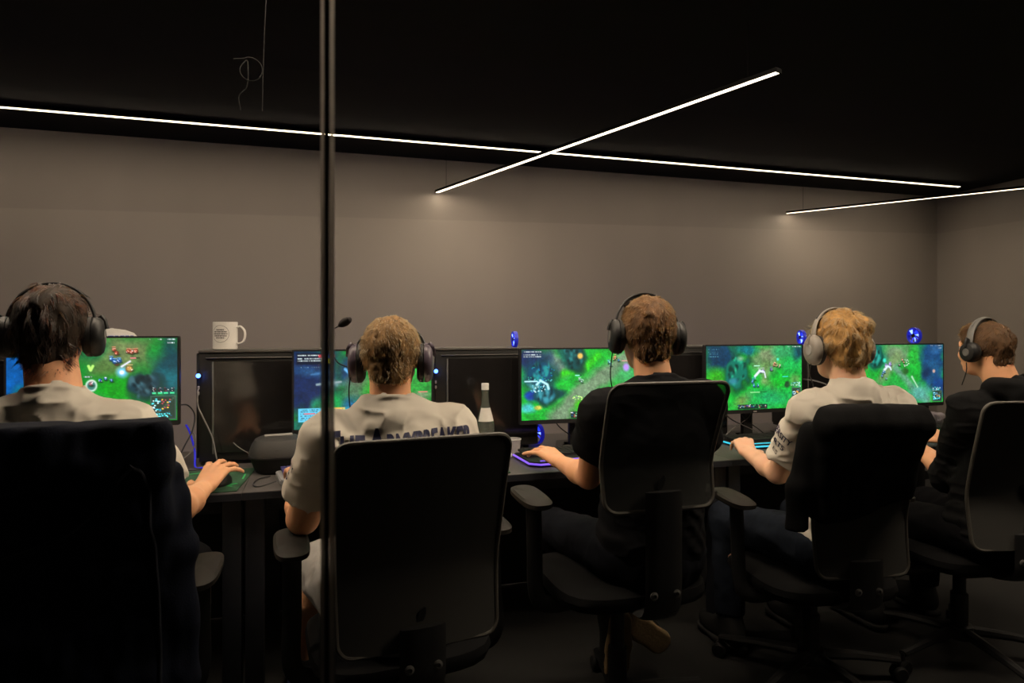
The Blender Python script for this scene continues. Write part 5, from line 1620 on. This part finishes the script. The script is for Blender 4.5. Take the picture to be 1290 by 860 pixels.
for sh_, e_, l_ in ((s4, e4, sl4), (s2, e2_, sl2_)):
    sleeve_print(sh_, 'UNIVERSITY', l_, e_, .33, ARM_OUT, .024, .150, M['ink'])
    sleeve_print(sh_, 'ESPORTS', l_, e_, .45, ARM_OUT, .023, .118, M['ink'])
sleeve_print(s4, 'ES', sl4, e4, .56, (-1, .0, 0), .015, .028, M['ink_dark'], .0)
s1 = people['one'][1]
lettering(s1, 'ES', (-.605, 1.5, 1.093), (1, 0, 0), (0, 0, 1), (0, 1, -.25), .014, .040, M['ink_dark'], .01)
M['head_shell_violet'] = mat('gunmetal_shell', (.07, .055, .075), .30, noise=.1)
M['head_shell_grey'] = mat('silver_shell', (.20, .18, .16), .32, noise=.08)
# ------------------------------------------------------------------ headsets
def headset(who, label, shell, band, cup_r=.046, mic=None, pad_band=None, cable_to=None, tilt=0.0, cup_z=-.018, top=.118, fwd=0.0, cup_y=-.004):
    body, shirt, c, R, g = people[who]
    r = empty('headset', c)
    r.rotation_euler = Matrix(R.tolist()).to_euler()
    tag(r, label, 'headset', 'headsets worn by the players')
    hw = .094 * g
    def turn(v):
        return Matrix.Rotation(-fwd, 3, 'X') @ v
    def arc(rx, rz, y, n=26, a0=-.06, a1=PI + .06):
        return [turn(Vector((math.cos(a0 + (a1 - a0) * k / n) * rx, y + tilt * math.sin(a0 + (a1 - a0) * k / n), .010 + math.sin(a0 + (a1 - a0) * k / n) * rz))) for k in range(n + 1)]
    top *= g
    MB().tube(arc(hw + .004, top, -.004), .0058, n=10, flat=(.7, 2.3)).build('headband', M[band], r)
    MB().tube(arc(hw - .002, top - .009, -.004, a0=.75, a1=PI - .75), .0075, n=10, flat=(.8, 1.9)).build('headband_cushion', M[pad_band or 'cushion'], r)
    for sx in (-1, 1):
        x = sx * (hw + .006)
        # yoke between band and cup
        MB().tube(bez([(sx * (hw + .009), -.004, .030), (sx * (hw + .017), -.004, .018), (sx * (hw + .021), cup_y, .0)], 4), .0085, n=8, flat=(.6, 1.5)).build('yoke', M[shell], r)
        rot = (0, sx * PI / 2, 0)
        MB().lathe([(0, .019), (cup_r * .55, .0185), (cup_r * .80, .016), (cup_r * .95, .009), (cup_r, .0), (cup_r * .98, -.006), (0, -.006)], 32, (x, cup_y, cup_z), rot, sx=1.12).build('ear_cup', M[shell], r)
        MB().lathe([(cup_r * .45, -.024), (cup_r * .80, -.026), (cup_r * .98, -.018), (cup_r * 1.0, -.008), (cup_r * .5, -.007)], 32, (x, cup_y, cup_z), rot, sx=1.12, closed=True).build('ear_cushion', M['cushion'], r)
        MB().lathe([(0, .0205), (cup_r * .34, .0202), (cup_r * .38, .0182), (0, .0182)], 24, (x, cup_y, cup_z), rot, sx=1.12).build('cup_plate', M['mid_grey'] if shell != 'black_plastic' else M['grey_plastic'], r)
    if mic:
        q = bez([Vector(p) for p in mic], 8)
        MB().tube(q, .0019, n=8).build('microphone_boom', M['black_plastic'], r)
        e, d_ = q[-1], (q[-1] - q[-3]).normalized()
        m = MB().tube([e - d_ * .006, e + d_ * .002, e + d_ * .016, e + d_ * .030, e + d_ * .036], [.004, .0095, .0125, .0095, .003], n=14)
        m.build('microphone', M['foam'], r)
    if cable_to:
        MB().tube(bez([Vector(p) for p in cable_to], 8), .0019, n=8).build('headset_cable', M['cable'], r)
    return r
headset('one', 'black headset on the shaggy dark hair of the leftmost person', 'black_plastic', 'black_plastic', .044, fwd=.15, top=.114, cable_to=[(-.108, -.01, -.062), (-.112, .01, -.11), (-.115, .03, -.18), (-.10, .05, -.26)])
headset('two', 'dark grey headset with its microphone raised, worn over short light brown hair', 'head_shell_violet', 'black_plastic', .050,
        mic=[(-.120, .010, -.030), (-.150, .022, -.012), (-.168, .020, .030), (-.166, .010, .070), (-.140, .0, .088)], cable_to=[(-.108, -.012, -.062), (-.112, .005, -.10), (-.108, .02, -.15), (-.09, .05, -.22)], top=.112, fwd=.65, cup_y=.016)
headset('three', 'black headset on the short brown hair above the black t-shirt', 'black_plastic', 'black_plastic', .048, cable_to=[(-.108, -.01, -.062), (-.110, .0, -.10), (-.108, .01, -.15), (-.085, .04, -.23)], top=.114, fwd=.3)
headset('four', 'silver grey headset on blond hair', 'head_shell_grey', 'head_shell_grey', .047, cable_to=[(-.106, -.005, -.062), (-.098, .02, -.10), (-.080, .03, -.14), (-.06, .06, -.2)], top=.124, tilt=.02)
headset('five', 'black headset with padded grey band on the person in hoodie', 'black_plastic', 'grey_plastic', .034, cable_to=[(-.104, -.005, -.055), (-.100, .0, -.09), (-.085, .03, -.14)], top=.117, pad_band='grey_plastic')
